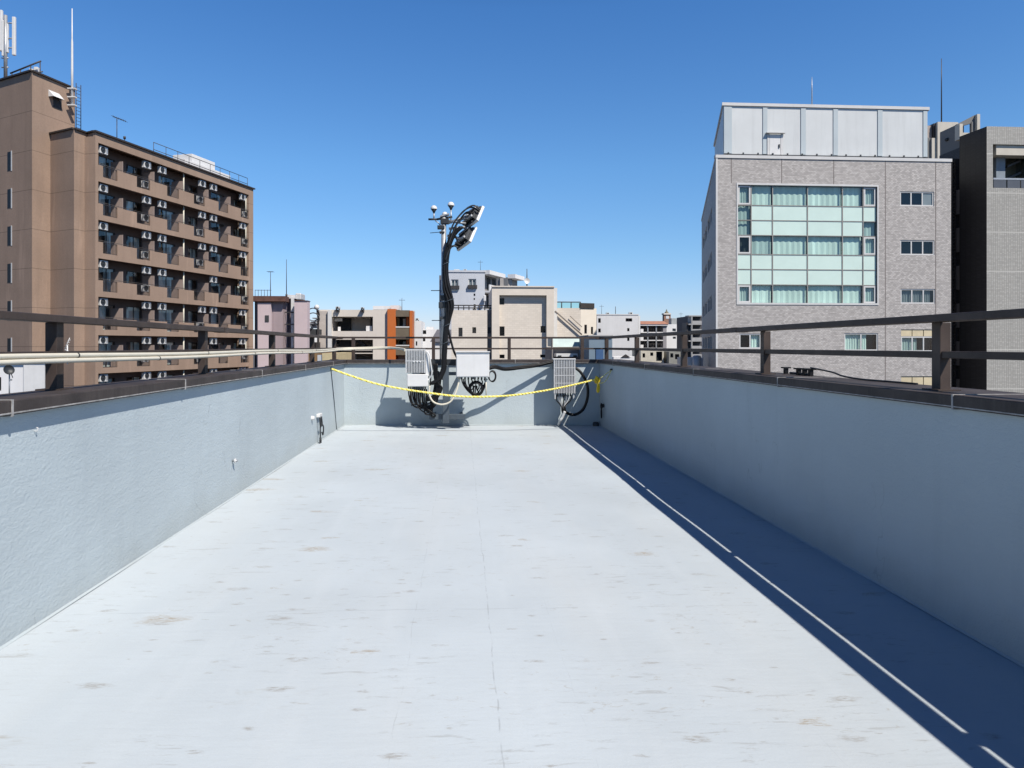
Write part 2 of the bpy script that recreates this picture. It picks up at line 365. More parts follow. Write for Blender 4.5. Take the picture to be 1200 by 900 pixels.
M['glass'] = glass_mat('clear_glass', (.86, .9, .9), .03, gl=.8)
M['glassgreen'] = glass_mat('green_tinted_glass', (.84, .97, .93), .02, gl=.7)
M['glassdark'] = glass_mat('grey_glass', (.6, .65, .66), .03, gl=.6)
M['frame'] = mat('white_window_frame', (.68, .68, .67), .5, .05)
M['framedark'] = mat('bronze_window_frame', (.05, .045, .045), .5, .1)
M['curtain'] = curtain_mat('pale_curtain', (.88, .93, .90))
M['lace'] = curtain_mat('lace_curtain', (.58, .64, .64))
M['roofgrey'] = mat('grey_roof', (.25, .25, .25), .9, .15, .5)
# ============================================================ the roof we stand on
XL, XR, YF, YB = -2.16, 2.60, 13.28, -4.0
def zfl(X, Y):
    u = (XR - X) / (XR - XL); return u * .035 + (u * .0044 + (1 - u) * .0012) * (YF - Y) + .004 * math.sin(Y * 2.3 + X) * math.sin(X * 1.9 + .6 * Y)
g = MB(); nx, ny = 24, 70
for i in range(nx):
    for j in range(ny):
        xs = [XL + (XR - XL) * (i + a) / nx for a in (0, 1)]; ys = [YB + (YF - YB) * (j + a) / ny for a in (0, 1)]
        g.poly([(xs[a], ys[b_], zfl(xs[a], ys[b_])) for a, b_ in ((0, 0), (1, 0), (1, 1), (0, 1))], True)
fl = g.build('roof_floor', M['floor'], fixn=False)
bm = bmesh.new(); bm.from_mesh(fl.data); bmesh.ops.remove_doubles(bm, verts=bm.verts, dist=1e-5); bm.to_mesh(fl.data); bm.free()
tag(fl, kind='structure')
gr = MB(); gr.poly([(-3000, -3000, GZ), (3000, -3000, GZ), (3000, 3000, GZ), (-3000, 3000, GZ)])
tag(gr.build('ground', mat('asphalt_ground', (.06, .06, .062), .9, .3, .05), fixn=False), kind='structure')
# body of the building below the roof
hb = MB().box(-2.38, 2.98, YB, 13.52, GZ, -.12)
tag(hb.build('building_below', M['whitewall']), kind='structure')
ZC0, ZC1 = 1.17, 1.245
def parapet(label, wall, cop, joints, fillet, sline):
    r = root('parapet_wall', ((wall[0] + wall[1]) / 2, (wall[2] + wall[3]) / 2, 0), label, 'parapet')
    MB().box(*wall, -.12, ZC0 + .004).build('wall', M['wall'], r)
    c = MB().box(*cop, ZC0 + .004, ZC1).build('coping', M['coping'], r, bevel=.006)
    MB().box(*sline).build('sealant_line', M['joint'], r)
    for b_ in joints: MB().box(*b_).build('joint', M['joint'], c)
    MB().poly(fillet).build('cove_strip', M['wall'], r, fixn=False)
    return r
T = .24
ov = .05
jl = [(XL + ov - .335 - .002, XL + ov + .003, y - .007, y + .007, ZC0 - .002, ZC1 + .003) for y in (1.4, 3.5, 5.6, 7.7, 9.8, 11.9)]
jr = [(XR - .043, XR + .452, y - .006, y + .006, ZC0 - .002, ZC1 + .003) for y in (1.45, 3.54, 5.6, 7.7, 9.8, 11.9)]
jf = [(x - .006, x + .006, YF - ov - .003, YF + .302, ZC0 - .002, ZC1 + .003) for x in (-.9, 1.0)]
c_ = .012
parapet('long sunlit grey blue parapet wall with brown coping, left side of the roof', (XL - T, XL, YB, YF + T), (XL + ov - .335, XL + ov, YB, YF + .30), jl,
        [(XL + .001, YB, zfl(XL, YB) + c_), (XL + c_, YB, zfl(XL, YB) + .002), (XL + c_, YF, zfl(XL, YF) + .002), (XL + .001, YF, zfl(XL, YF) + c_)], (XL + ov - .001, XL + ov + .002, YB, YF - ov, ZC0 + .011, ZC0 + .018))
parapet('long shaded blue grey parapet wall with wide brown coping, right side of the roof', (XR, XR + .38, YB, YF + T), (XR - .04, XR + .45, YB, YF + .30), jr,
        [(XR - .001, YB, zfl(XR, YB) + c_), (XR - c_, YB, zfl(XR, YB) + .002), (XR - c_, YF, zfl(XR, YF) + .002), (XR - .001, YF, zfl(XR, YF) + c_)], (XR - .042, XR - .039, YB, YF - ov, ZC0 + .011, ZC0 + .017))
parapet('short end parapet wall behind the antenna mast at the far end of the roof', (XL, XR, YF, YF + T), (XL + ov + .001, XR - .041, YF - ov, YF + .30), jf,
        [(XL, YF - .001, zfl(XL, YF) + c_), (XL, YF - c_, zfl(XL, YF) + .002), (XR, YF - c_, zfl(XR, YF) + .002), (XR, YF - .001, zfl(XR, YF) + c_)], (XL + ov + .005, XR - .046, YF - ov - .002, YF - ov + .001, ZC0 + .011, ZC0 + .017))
# ------------------------------------------------------------ railings
def railing_y(label, x0, x1, rx0, rx1, py0):
    PY = [py0 + 2.38 * k for k in range(-3, 4)] + [YF + .1]
    r = root('railing', ((x0 + x1) / 2, 5, ZC1), label, 'railing')
    MB().box(rx0, rx1, YB, YF + .22, 1.635, 1.677).build('top_rail', M['rail'], r, bevel=.004)
    MB().box(x0 + .008, x1 - .008, YB, YF + .18, 1.43, 1.47).build('lower_rail', M['rail'], r, bevel=.003)
    for y in PY:
        p = MB().box(x0, x1, y, y + .075, ZC1 - .002, 1.6352)
        p.build('post', M['rail'], r, bevel=.003)
    for y in PY[1::3]: MB().box(rx0 - .003, rx1 + .003, y + .4, y + .52, 1.631, 1.680).build('joint_sleeve', M['rail'], r)
    for y in PY: MB().box(x0 - .035, x1 + .035, y - .035, y + .11, ZC1 - .001, ZC1 + .008).build('base_plate', M['rail'], r)
railing_y('brown metal railing of two rails on the right parapet coping', 2.732, 2.797, 2.632, 2.75, 3.88)
railing_y('brown metal railing on the left parapet coping, carrying two cream pipes', -2.40, -2.335, -2.39, -2.29, 4.28)
r = root('railing', (0, YF + .18, ZC1), 'brown metal railing of two thin rails on the far end parapet', 'railing')
MB().box(-2.289, 2.631, YF + .15, YF + .205, 1.64, 1.675).build('top_rail', M['rail'], r)
MB().box(-2.343, 2.739, YF + .155, YF + .195, 1.435, 1.465).build('lower_rail', M['rail'], r)
for x in (-2.02, -.53, .9, 2.3): MB().box(x - .03, x + .03, YF + .145, YF + .2, ZC1 - .002, 1.6402).build('post', M['rail'], r)
# cream pipes along the left railing
def pipes():
    X = -2.262
    def zz(y, o): return 1.430 + o * .405 - .005 * math.sin(y * 1.3) - (.004 * y / 8)
    for i, (o, ds, lab) in enumerate(((.036, 0, 'upper cream plastic conduit tied along the left railing'), (-.036, .012, 'lower cream plastic conduit tied along the left railing'))):
        pts = [(X + ds, y, zz(y, o) + (.0 if y < 8 else .0)) for y in [YB + .5 * k for k in range(0, 34)]]
        pts = [p for p in pts if p[1] < 12.6]
        end = [(-2.2 + ds, 12.95, 1.44 + o * .3), (-2.08, 13.2 - ds, 1.45 + o * .3), (-1.75, 13.25 - ds, 1.46 + o * .3), (-1.35, 13.2, 1.47 + o * .2), (-1.1, 12.95, 1.45 + o * .2), (-1.0, 12.68, 1.43 + o * .3)]
        rt = root('conduit_pipe', (X, 5, 1.43), lab, 'pipe')
        MB().tube(spline(pts[::2] + end, 6), .0145, 10).build('pipe', M['cream'], rt)
        for y in ((1.8, 4.35, 6.5, 8.9, 11.2) if i == 0 else (3.2, 5.45, 7.9, 10.2)):
            MB().cyl((X + ds, y, zz(y, o)), (X + ds, y + .012, zz(y + .02, o)), .0165, 10).build('coupling', M['dark'], rt)
pipes()
# small fittings
def shackle_l():
    p = on_x(372, 487, XL); y, z = p.y, p.z
    r = root('wall_bracket', (XL, y, z), 'white wall clamp with dangling shackle on the left wall near the far corner', 'bracket')
    MB().box(XL, XL + .05, y - .10, y + .12, z - .02, z + .03).build('plate', M['white'], r, bevel=.008)
    s = MB(); s.tube(spline([(XL + .05, y - .07, z - .02), (XL + .06, y - .07, z - .14), (XL + .06, y + .04, z - .14), (XL + .05, y + .04, z - .02)], 6), .013, 6)
    s.build('shackle', M['dark'], r)
    c = MB(); c.tube([(XL + .05, y - .03, z - .15), (XL + .05, y - .03, z - .33)], .009, 6)
    c.tube([(XL + .05, y - .03 + .045 * math.sin(t), z - .41 + .09 * math.cos(t)) for t in [k * math.pi / 6 for k in range(13)]], .01, 6, False)
    c.tube(spline([(XL + .05, y + .05, z - .13), (XL + .07, y + .1, z - .18), (XL + .06, y + .12, z - .3), (XL + .05, y + .08, z - .26)], 6), .011, 6)
    c.build('chain_ring', M['dark'], r)
    q = on_x(365, 490, XL)
    b = MB(); b.lathe((XL, q.y, q.z), [(0, .045), (.03, .04), (.035, 0)], 10, (1, 0, 0)); b.build('cap', M['white'], r)
    p = on_x(272, 540, XL); r = root('wall_anchor', (XL, p.y, p.z), 'small white anchor bolt low on the middle of the left wall', 'bolt')
    MB().cyl((XL, p.y, p.z), (XL + .05, p.y, p.z), .011, 8).build('bolt', M['galv'], r)
    MB().cyl((XL + .025, p.y, p.z), (XL + .034, p.y, p.z), .022, 8).build('washer', M['white'], r)
    p = on_x(40, 505, XL); r = root('hook_screw', (XL, p.y, p.z), 'tiny white screw hook just under the left coping', 'hook')
    MB().tube(spline([(XL, p.y, p.z), (XL + .015, p.y, p.z), (XL + .018, p.y, p.z + .015), (XL + .01, p.y, p.z + .017)], 4), .0022, 6).build('hook', M['white'], r)
    a, b_ = on_x(388, 433, XL + .008), on_x(394.5, 503, XL + .008)
    MBw = MB().tube([a, (a + b_) / 2 + Vector((.004, 0, 0)), b_], .005, 5); tag(MBw.build('hanging_wire', M['dark']), 'thin dark wire hanging down the left wall from the yellow rope end', 'wire')
    p = on_x(708, 478, XR); r = root('wall_ring', (XR, p.y, p.z), 'black shackle ring hanging on the shaded right wall near the corner', 'ring')
    MB().lathe((XR, p.y, p.z + .04), [(0, -.05), (.03, -.045), (.035, 0)], 10, (1, 0, 0)).build('plate', M['dark'], r)
    k = MB(); k.tube([(XR - .05, p.y + .06 * math.sin(t), p.z + .03 + .05 * math.cos(t)) for t in [k_ * math.pi / 6 for k_ in range(13)]], .011, 6, False)
    k.tube([(XR - .05, p.y + .035 * math.sin(t), p.z - .1 + .085 * math.cos(t)) for t in [k_ * math.pi / 6 for k_ in range(13)]], .011, 6, False); k.build('ring', M['black'], r)
    p = on_x(705.5, 501, XR - .07); r = root('drain_outlet', (XR - .07, 13.18, .02), 'small dark roof drain in the shaded far right corner', 'drain')
    MB().lathe((XR - .09, 13.17, .0), [(.06, 0), (.06, .05), (.045, .075), (0, .08)], 12).build('strainer', M['dark'], r)
    p = on_x(760, 441, 2.61)
    # pipe saddles and cable on the wide right coping
    r = root('pipe_support', (2.95, 6.3, ZC1), 'row of small dark pipe saddles on the right coping beyond the railing', 'pipe support')
    for i, (px) in enumerate((921, 936, 943, 950)):
        q = on_x(px, 430, 2.97)
        s = MB(); s.box(2.955, 2.985, q.y - .02, q.y + .02, ZC1, ZC1 + .05); s.box(2.935, 3.005, q.y - .03, q.y + .03, ZC1 + .05, ZC1 + .062); s.build('saddle', M['black'], r)
    q0, q1 = on_x(926, 436, 2.97).y, on_x(950, 436, 2.97).y
    MB().cyl((2.97, q0, ZC1 + .012), (2.97, q1, ZC1 + .012), .01, 8).build('pipe', M['dark'], r)
    P = [(2.97, on_x(px, 430, 2.97).y, z) for px, z in ((950, ZC1 + .07), (975, ZC1 + .045), (988, ZC1 + .02), (1010, ZC1 + .008), (1040, ZC1 + .008), (1075, ZC1 + .008))]
    tag(MB().tube(spline(P, 6), .007, 6).build('loose_cable', M['dark']), 'thin dark cable lying along the right coping outside the railing', 'cable')
shackle_l()
# ============================================================ antenna mast and its equipment
YE = 12.66
def E(px, py, Y=YE): return on_y(px, py, Y)
def mast():
    b0 = E(522.5, 495); X = b0.x
    r = root('antenna_mast', (X, YE, 0), 'tall grey steel antenna mast bracketed to the far parapet wall', 'mast')
    zt = E(520, 252).z
    MB().box(X - .055, X + .055, YE - .05, YE + .05, .13, E(522, 428).z).build('lower_post', M['steel'], r, bevel=.006)
    Xp = E(520, 300).x
    MB().cyl((Xp, YE, .9), (Xp, YE, zt), .045, 16).build('pole', M['galv'], r)
    a, b = E(503, 489).x, E(545, 489).x
    MB().box(a, b, YE + .052, YE + .13, E(520, 492).z, E(520, 486).z).build('foot_beam', M['steel'], r, bevel=.004)
    s = MB(); 
    for x in (a + .05, b - .09): s.box(x, x + .05, YE + .131, YF, E(520, 491).z, E(520, 487).z)
    s.build('wall_arm', M['steel'], r)
    a, b = E(486, 425).x, E(572, 425).x
    s = MB(); s.box(a, b, YE + .052, YE + .062, E(520, 428.5).z, E(520, 421).z); s.box(a, b, YE + .062, YE + .11, E(520, 421.6).z, E(520, 421).z); s.box(a, b, YE + .062, YE + .11, E(520, 428.5).z, E(520, 428).z)
    s.build('cross_beam', M['dark'], r)
    s = MB()
    for x in (a + .3, b - .4): s.box(x, x + .05, YE + .111, YF, E(520, 427.5).z, E(520, 422).z)
    s.build('wall_arm', M['steel'], r)
    a, b = E(492, 436).x, E(560, 436).x
    MB().box(a, b, YE + .052, YE + .09, E(520, 440).z, E(520, 436).z).build('cross_beam', M['steel'], r)
    # clamps up the pole with small rods
    for (y, x0, x1) in ((340.5, 505, 537), (375.5, 506, 520)):
        MB().cyl(E(x0, y, YE + .04), E(x1, y, YE + .04), .008, 6).build('side_rod', M['steel'], r)
    MB().cyl(E(516, 328, YE + .1), E(516, 425, YE + .1), .012, 8).build('thin_rod', M['galv'], r)
    for (y0, y1, x0, x1) in ((346, 352, 515, 521), (354, 361, 514, 522), (371, 374, 515, 521), (256, 262, 516, 526), (264, 268, 512.5, 521), (271, 273, 515, 521)):
        a, b = E(x0, y0, YE - .05), E(x1, y1, YE - .05)
        MB().box(a.x, b.x, YE - .06, YE + .06, b.z, a.z).build('clamp', M['dark'], r, bevel=.006)
    MB().cyl(E(504, 273, YE), E(516, 272, YE), .006, 6).build('side_rod', M['dark'], r)
    # head: arm for the domes
    MB().cyl(E(502, 257), E(513, 257), .018, 8).build('head_arm', M['dark'], r)
    MB().tube([E(510, 258.5), E(513.5, 261), E(517, 265)], .01, 6).build('brace', M['galv'], r)
    MB().cyl(E(512, 257), E(530, 254), .02, 8).build('head_arm', M['dark'], r)
    MB().obox(E(521, 252.5), (.16, 0, .045), (0, .12, 0), (0, 0, .025)).build('head_plate', M['galv'], r)
    for (p, q) in (((524, 262), (549, 252)), ((526, 268), (545, 266)), ((526, 259), (546, 262)), ((524, 276), (542, 280))):
        MB().cyl(E(*p), E(*q), .022, 8).build('antenna_arm', M['galv'], r)
mast()
def dome(px, py, rad, zb, label):
    c = E(px, py); r = root('dome_antenna', (c.x, YE, E(px, zb).z), label, 'antenna', 'small dome antennas on the mast head')
    MB().lathe(c, [(rad, -rad * .15), (rad, .0)] + [(rad * math.cos(t), rad * math.sin(t)) for t in [k * math.pi / 16 for k in range(1, 9)]], 18).build('dome', M['white'], r)
    MB().lathe(c, [(.012, -rad * 1.5), (rad * .45, -rad * .9), (rad * .95, -rad * .15), (0, -rad * .1)], 16).build('cone', M['dark'], r)
    MB().cyl((c.x, c.y, c.z - rad * 1.4), (c.x, c.y, E(px, zb).z), .013, 8).build('stem', M['galv'], r)
dome(508.5, 244.5, .058, 257, 'white dome antenna on the left arm of the mast head')
dome(528.5, 240.5, .06, 262, 'white dome antenna standing highest, right of the pole top')
dome(521.3, 251.5, .05, 254, 'white dome antenna lowest, seated on the pole top')
def panel(corner_t, corner_b, label):
    # long edge seen on the right from corner_t down to corner_b; the panel runs back from it toward the camera's left
    e1 = Vector((-.33, -.45, -.83)).normalized(); e2 = Vector((-.50, .83, -.26)); e2 = (e2 - e1 * e2.dot(e1)).normalized(); nn = e1.cross(e2).normalized()
    A = E(*corner_t, YE - .02); L = .34; W = .46; th = .05
    if nn.x < 0: nn = -nn                       # front of the panel faces right
    c = A + e1 * L / 2 + e2 * W / 2
    r = root('panel_antenna', c, label, 'antenna', 'flat panel antennas on the mast head')
    MB().obox(c, e1 * L, e2 * W, nn * th).build('radome', M['white'], r, bevel=.008)
    b = c - nn * (th / 2 + .03)
    s = MB(); s.obox(b + nn * .015, e1 * L * .9, e2 * W * .86, nn * .028)
    for k in range(9): s.obox(b - nn * .025 + e2 * W * (k - 4) * .095, e1 * L * .8, e2 * .008, nn * .05)
    s.build('heat_sink', M['dark'], r)
    s = MB()
    for k in (-1, 1): s.obox(b - nn * .05 + e1 * L * .3 * k, e1 * .035, e2 * W * .7, nn * .05)
    s.build('bracket', M['galv'], r)
    s = MB()
    for k in range(4):
        s.cyl(b + e2 * W * (.18 * k - .27) + e1 * L * .48, b + e2 * W * (.18 * k - .27) + e1 * L * .62, .014, 8)
    s.build('connector', M['dark'], r)
    return c, e1, e2, nn
pu = panel((567, 241.5), (560, 260), 'upper white tilted panel antenna at the mast head')
pl = panel((558.5, 266), (551, 284), 'lower white tilted panel antenna at the mast head')
# black cable bundle down the mast
def bundle():
    P = [(541, 266), (534, 272), (528.5, 281), (524.5, 291), (522.5, 305), (522, 322), (523.5, 338), (526.5, 350), (527, 360), (525, 373), (522.5, 388), (521.5, 402), (520.5, 418), (520, 432), (514, 444), (505, 450)]
    r = root('cable_bundle', E(522, 400), 'thick wrapped bundle of black cables running down the mast', 'cables')
    for k in range(7):
        a0 = k * 2 * math.pi / 7
        pts = []
        for i, (x, y) in enumerate(P):
            c = E(x, y, YE - .09); tw = a0 + i * .32; rr = .036 if 2 < i < 10 else .026
            if 6 <= i <= 8: rr = .055
            pts.append(c + Vector((math.cos(tw) * rr, math.sin(tw) * rr * .7, 0)))
        MB().tube(spline(pts, 5), .023, 7).build('cable', M['black'], r)
    for y in (309, 352, 381, 402):
        # cable ties
        i = next(j for j in range(len(P) - 1) if P[j][1] <= y <= P[j + 1][1]); t = (y - P[i][1]) / (P[i + 1][1] - P[i][1]); x = P[i][0] + (P[i + 1][0] - P[i][0]) * t
        c = E(x, y, YE - .09); rr = .083 if 340 < y < 368 else .062
        MB().tube([c + Vector((rr * math.cos(t_), rr * .8 * math.sin(t_), .03 * math.cos(t_))) for t_ in [k * math.pi / 8 for k in range(17)]], .005, 5, False).build('cable_tie', M['steel'], r)
    # jumpers arcing from the panels
    J = [[(563, 246), (556, 241), (549, 243), (541, 250), (534, 258), (529, 268), (525, 280)],
         [(562, 248), (553, 243), (545, 246), (538, 253), (531, 263), (527, 275), (524, 286)],
         [(556, 250), (549, 248.5), (545, 250), (540, 256), (533, 266), (528, 280)],
         [(549, 257), (542, 257), (536, 262), (531, 272), (525, 288)],
         [(546, 268), (540, 267), (534, 273), (528, 282), (523, 294)],
         [(540, 287), (535, 286), (530, 289), (526, 286), (523, 296)],
         [(537, 290), (531, 288), (528, 291), (525, 296), (522, 305)],
         [(536, 283), (533, 275), (530, 273), (526, 282), (522, 300)]]
    for i, q in enumerate(J):
        MB().tube(spline([E(x, y, YE - .14 + .03 * (i % 3)) for x, y in q], 6), .014, 7).build('jumper_cable', M['black'] if i % 3 else M['dark'], r)
    # branch to the cabinet
    MB().tube(spline([E(525, 385, YE - .05), E(528, 398, YE - .03), E(532, 412, YE), E(536, 420, YE + .04)], 6), .02, 7).build('branch_cable', M['black'], r)
bundle()
def finned(mb, x0, x1, y0, y1, z0, z1, n, split=0):
    mb.box(x0, x1, y0 + .05, y1, z0, z1)
    for k in range(n):
        x = x0 + (x1 - x0) * (k + .5) / n
        mb.box(x - (x1 - x0) / n * .22, x + (x1 - x0) / n * .22, y0, y0 + .051, z0 + .004, z1 - .004)
    mb.box(x0 - .004, x0 + .006, y0 - .003, y0 + .06, z0 - .003, z1 + .003); mb.box(x1 - .006, x1 + .004, y0 - .003, y0 + .06, z0 - .003, z1 + .003)
def radio_left():
    a, b = E(475.5, 409, YE - .12), E(498, 437, YE - .12)
    r = root('radio_unit', ((a.x + b.x) / 2, YE, E(480, 453).z), 'finned grey radio unit with white lower cover, left of the mast', 'radio unit')
    s = MB(); finned(s, a.x, b.x, YE - .12, YE + .05, b.z, a.z, 12); s.build('heat_sink', M['cast'], r)
    s = MB(); s.box(a.x, b.x, YE - .122, YE - .1205, (a.z + b.z) / 2 - .008, (a.z + b.z) / 2 + .008)
    s.build('rib', M['cast'], r)
    for k in range(3):
        q = E(485 + k * 3.6, 424, YE - .125); s = MB()
        s.lathe(q, [(0, -.006), (.012, -.004), (.014, .004)], 8, (0, 1, 0)); s.build('knob', M['cast'], r)
    c, d = E(498.5, 411, YE - .1), E(503, 441, YE - .1)
    MB().box(c.x, d.x, YE - .10, YE + .05, d.z, c.z).build('side_cover', M['white'], r, bevel=.01)
    c, d = E(477, 438.5, YE - .13), E(501.5, 453, YE - .13)
    MB().box(c.x, d.x, YE - .13, YE + .05, d.z, c.z).build('lower_cover', M['white'], r, bevel=.012)
    MB().tube(spline([E(500, 412, YE - .12), E(503, 416, YE - .15), E(505, 428, YE - .15), E(506, 438, YE - .13), E(503, 444, YE - .1), E(500.5, 446, YE - .12)], 6), .012, 8).build('handle_tube', M['white'], r)
    s = MB()
    for k in range(9):
        p = E(479 + k * 2.4, 453, YE - .05 + .02 * (k % 3)); s.cyl(p, p - Vector((0, 0, .05)), .014, 8)
    s.build('connector', M['dark'], r)
    # hanging cable loops under it
    rr = root('cable_loops', E(490, 465), 'tangle of black cables looping below the finned radio unit', 'cables')
    random.seed(3)
    for k in range(10):
        x = 479 + k * 2.3; dp = 463 + k * 1.3 + random.random() * 6; ex = 503 + random.random() * 12
        P = [(x, 456), (x + .5, dp), (x + 5 + k * .6, dp + 9), (ex - 6, dp + 8), (ex, 455), (ex + 2, 440 - random.random() * 6)]
        MB().tube(spline([E(a_, b_, YE - .05 + .025 * (k % 4) + .02 * i) for i, (a_, b_) in enumerate(P)], 6), .012 + .004 * (k % 2), 7).build('cable', M['black'], rr)
    for k in range(5):
        P = [(508 + k * 1.1, 426), (509 + k, 443 + k), (512 + k * 1.5, 455), (508 + k, 463 + k), (500, 466 + k)]
        MB().tube(spline([E(a_, b_, YE - .08 - .01 * k) for a_, b_ in P], 6), .012, 7).build('cable', M['black'], rr)
    MB().tube([E(482, 456, YE - .1), E(482.5, 476, YE - .1)], .009, 6).build('cable', M['black'], rr)
    q0, q1 = E(503, 449, YE - .02), E(524, 474, YE - .02)
    s = MB().tube(spline([E(503.5, 452, YE - .16), E(503, 462, YE - .17), E(508, 471, YE - .18), E(518, 474, YE - .19), E(528, 470.5, YE - .18), E(534, 460, YE - .16), E(537.5, 448, YE - .12), E(538, 440, YE - .05)], 8), .0155, 9)
    o = s.build('white_hose', M['cream']); tag(o, 'white plastic hose hanging in a U between radio unit and cabinet', 'hose')
radio_left()
def cabinet():
    a, b = E(534.5, 413, YE - .2), E(573.5, 442, YE - .2)
    r = root('equipment_cabinet', ((a.x + b.x) / 2, YE, b.z), 'plain white metal equipment cabinet right of the mast', 'cabinet')
    MB().box(a.x, b.x, YE - .19, YE + .05, b.z, a.z).build('body', M['white'], r, bevel=.006)
    MB().box(a.x + .012, b.x - .012, YE - .2, YE - .191, b.z + .012, a.z - .045).build('door', M['white'], r, bevel=.004)
    MB().box(a.x - .012, b.x + .012, YE - .215, YE + .055, a.z + .001, a.z + .018).build('top_flange', M['white'], r, bevel=.004)
    q = E(555, 443, YE - .18); MB().box(q.x - .02, q.x + .02, YE - .18, YE - .15, q.z - .02, b.z - .001).build('latch', M['dark'], r)
    s = MB()
    for k in range(8): q = E(541 + k * 3.9, 442, YE - .08 + .03 * (k % 2)); s.cyl((q.x, q.y, b.z), (q.x, q.y, b.z - .045), .015, 8)
    s.build('cable_gland', M['dark'], r)
    rr = root('cable_loops', E(556, 455), 'black cables sagging and coiled below the white cabinet', 'cables')
    c = E(558, 455.5, YE - .1)
    for k in range(7):
        rad = .095 + .006 * k
        MB().tube([c + Vector((rad * math.sin(t), -.02 + .01 * k, rad * math.cos(t) * 1.02)) for t in [j * math.pi / 12 for j in range(25)]], .009, 7, False).build('coil', M['black'], rr)
    for k in range(8):
        x = 541 + k * 3.8
        P = [(x, 444), (x + 1.5, 449 + (k % 3) * 2), ((x + 558) / 2, 455 + (k % 4) * 2.2), (555 + (k % 3) * 2, 462 - (k % 2) * 10)]
        MB().tube(spline([E(a_, b_, YE - .1 + .015 * k) for a_, b_ in P], 6), .011, 7).build('cable', M['black'], rr)
    for k in range(3):
        P = [(541 + 2 * k, 444), (543 + k, 451), (549 + k, 459), (556, 463 + k), (563, 461), (568 - k, 453), (569 + k, 444)]
        MB().tube(spline([E(a_, b_, YE - .04) for a_, b_ in P], 6), .01, 7).build('cable', M['black'], rr)
    MB().tube([E(569.5, 443, YE - .12), E(569.8, 465, YE - .12)], .012, 7).build('drop_tube', M['cream'], rr)
    c = E(576.3, 441, YE - .02)
    for k in range(3):
        MB().tube([c + Vector((.062 * math.sin(t) + .008 * k, .02 * k, (.085 + .008 * k) * math.cos(t))) for t in [j * math.pi / 12 for j in range(25)]], .009, 7, False).build('coil', M['black'], rr)
cabinet()
def link_bundle():
    r = root('feeder_bundle', E(610, 430), 'black cable bundle slung from the cabinet to the right radio unit', 'cables')
    K = [(572, 432, YE - .02), (580, 430, YE + .05), (592, 432.5, YE + .14), (610, 430.5, YE + .27), (630, 428, YE + .4), (645, 424, YE + .48), (652, 422.5, YE + .5)]
    for k in range(6):
        a = k * math.pi / 3; rr = .023
        pts = [on_y(x, y, Y) + Vector((0, math.cos(a + i * .5) * rr, math.sin(a + i * .5) * rr)) for i, (x, y, Y) in enumerate(K)]
        MB().tube(spline(pts, 6), .015, 7).build('cable', M['black'], r)
link_bundle()
def radio_right():
    Y = 12.88; e = lambda x, y: on_y(x, y, Y)
    a, b = e(649.5, 421.5), e(674, 461)
    r = root('radio_unit', ((a.x + b.x) / 2, Y, b.z), 'weathered grey radio unit with vertical fins hanging near the far right corner', 'radio unit')
    s = MB(); finned(s, a.x, b.x, Y, Y + .14, b.z, a.z, 13); s.build('heat_sink', M['cast'], r)
    s = MB()
    for y in (431, 440, 449): s.box(a.x, b.x, Y - .002, Y + .02, e(660, y + .4).z, e(660, y - .4).z)
    s.build('rib', M['cast'], r)
    MB().box(a.x + .02, b.x - .02, Y + .141, YF, a.z - .2, a.z - .1).build('mount_arm', M['steel'], r)
    MB().box(a.x - .02, b.x + .01, Y - .01, Y + .15, a.z + .001, a.z + .02).build('top_plate', M['white'], r, bevel=.004)
    s = MB(); 
    for x in (a.x + .01, b.x - .03): s.box(x, x + .02, Y + .02, Y + .1, b.z - .1, b.z - .001)
    s.build('leg_bracket', M['cast'], r)
    s = MB()
    for k in range(6): q = e(654 + k * 3, 462); s.cyl((q.x, Y + .05, b.z), (q.x, Y + .05, b.z - .06), .013, 8)
    s.build('connector', M['dark'], r)
    rr = root('cable_drop', e(660, 480), 'fan of black and grey cables gathering below the right radio unit', 'cables')
    for k in range(7):
        x = 653 + k * 2.8; P = [(x, 463), (x - .3, 469), (658 + k * .8, 476), (659 + k * .4, 482), (661, 487)]
        MB().tube(spline([e(a_, b_) + Vector((0, .05 + .01 * (k % 3), 0)) for a_, b_ in P], 5), .011, 7).build('cable', (M['black'], M['galv'], M['cast'])[k % 3], rr)
    MB().tube(spline([e(662, 482), e(659, 489), e(656.5, 493), e(655.5, 498.5) + Vector((0, .1, 0))], 5), .026, 8).build('flex_conduit', M['cast'], rr)
    s = MB().tube(spline([on_y(673, 430, 13.0), on_y(681, 437, 12.98), on_y(688, 450, 12.98), on_y(688.5, 466, 13.0), on_y(683, 480, 13.02), on_y(673, 486, 13.03), on_y(663, 483, 13.0), on_y(661, 476, 12.95)], 8), .027, 10)
    tag(s.build('corrugated_hose', M['black']), 'thick black hose looping round beside the right radio unit', 'hose')
radio_right()
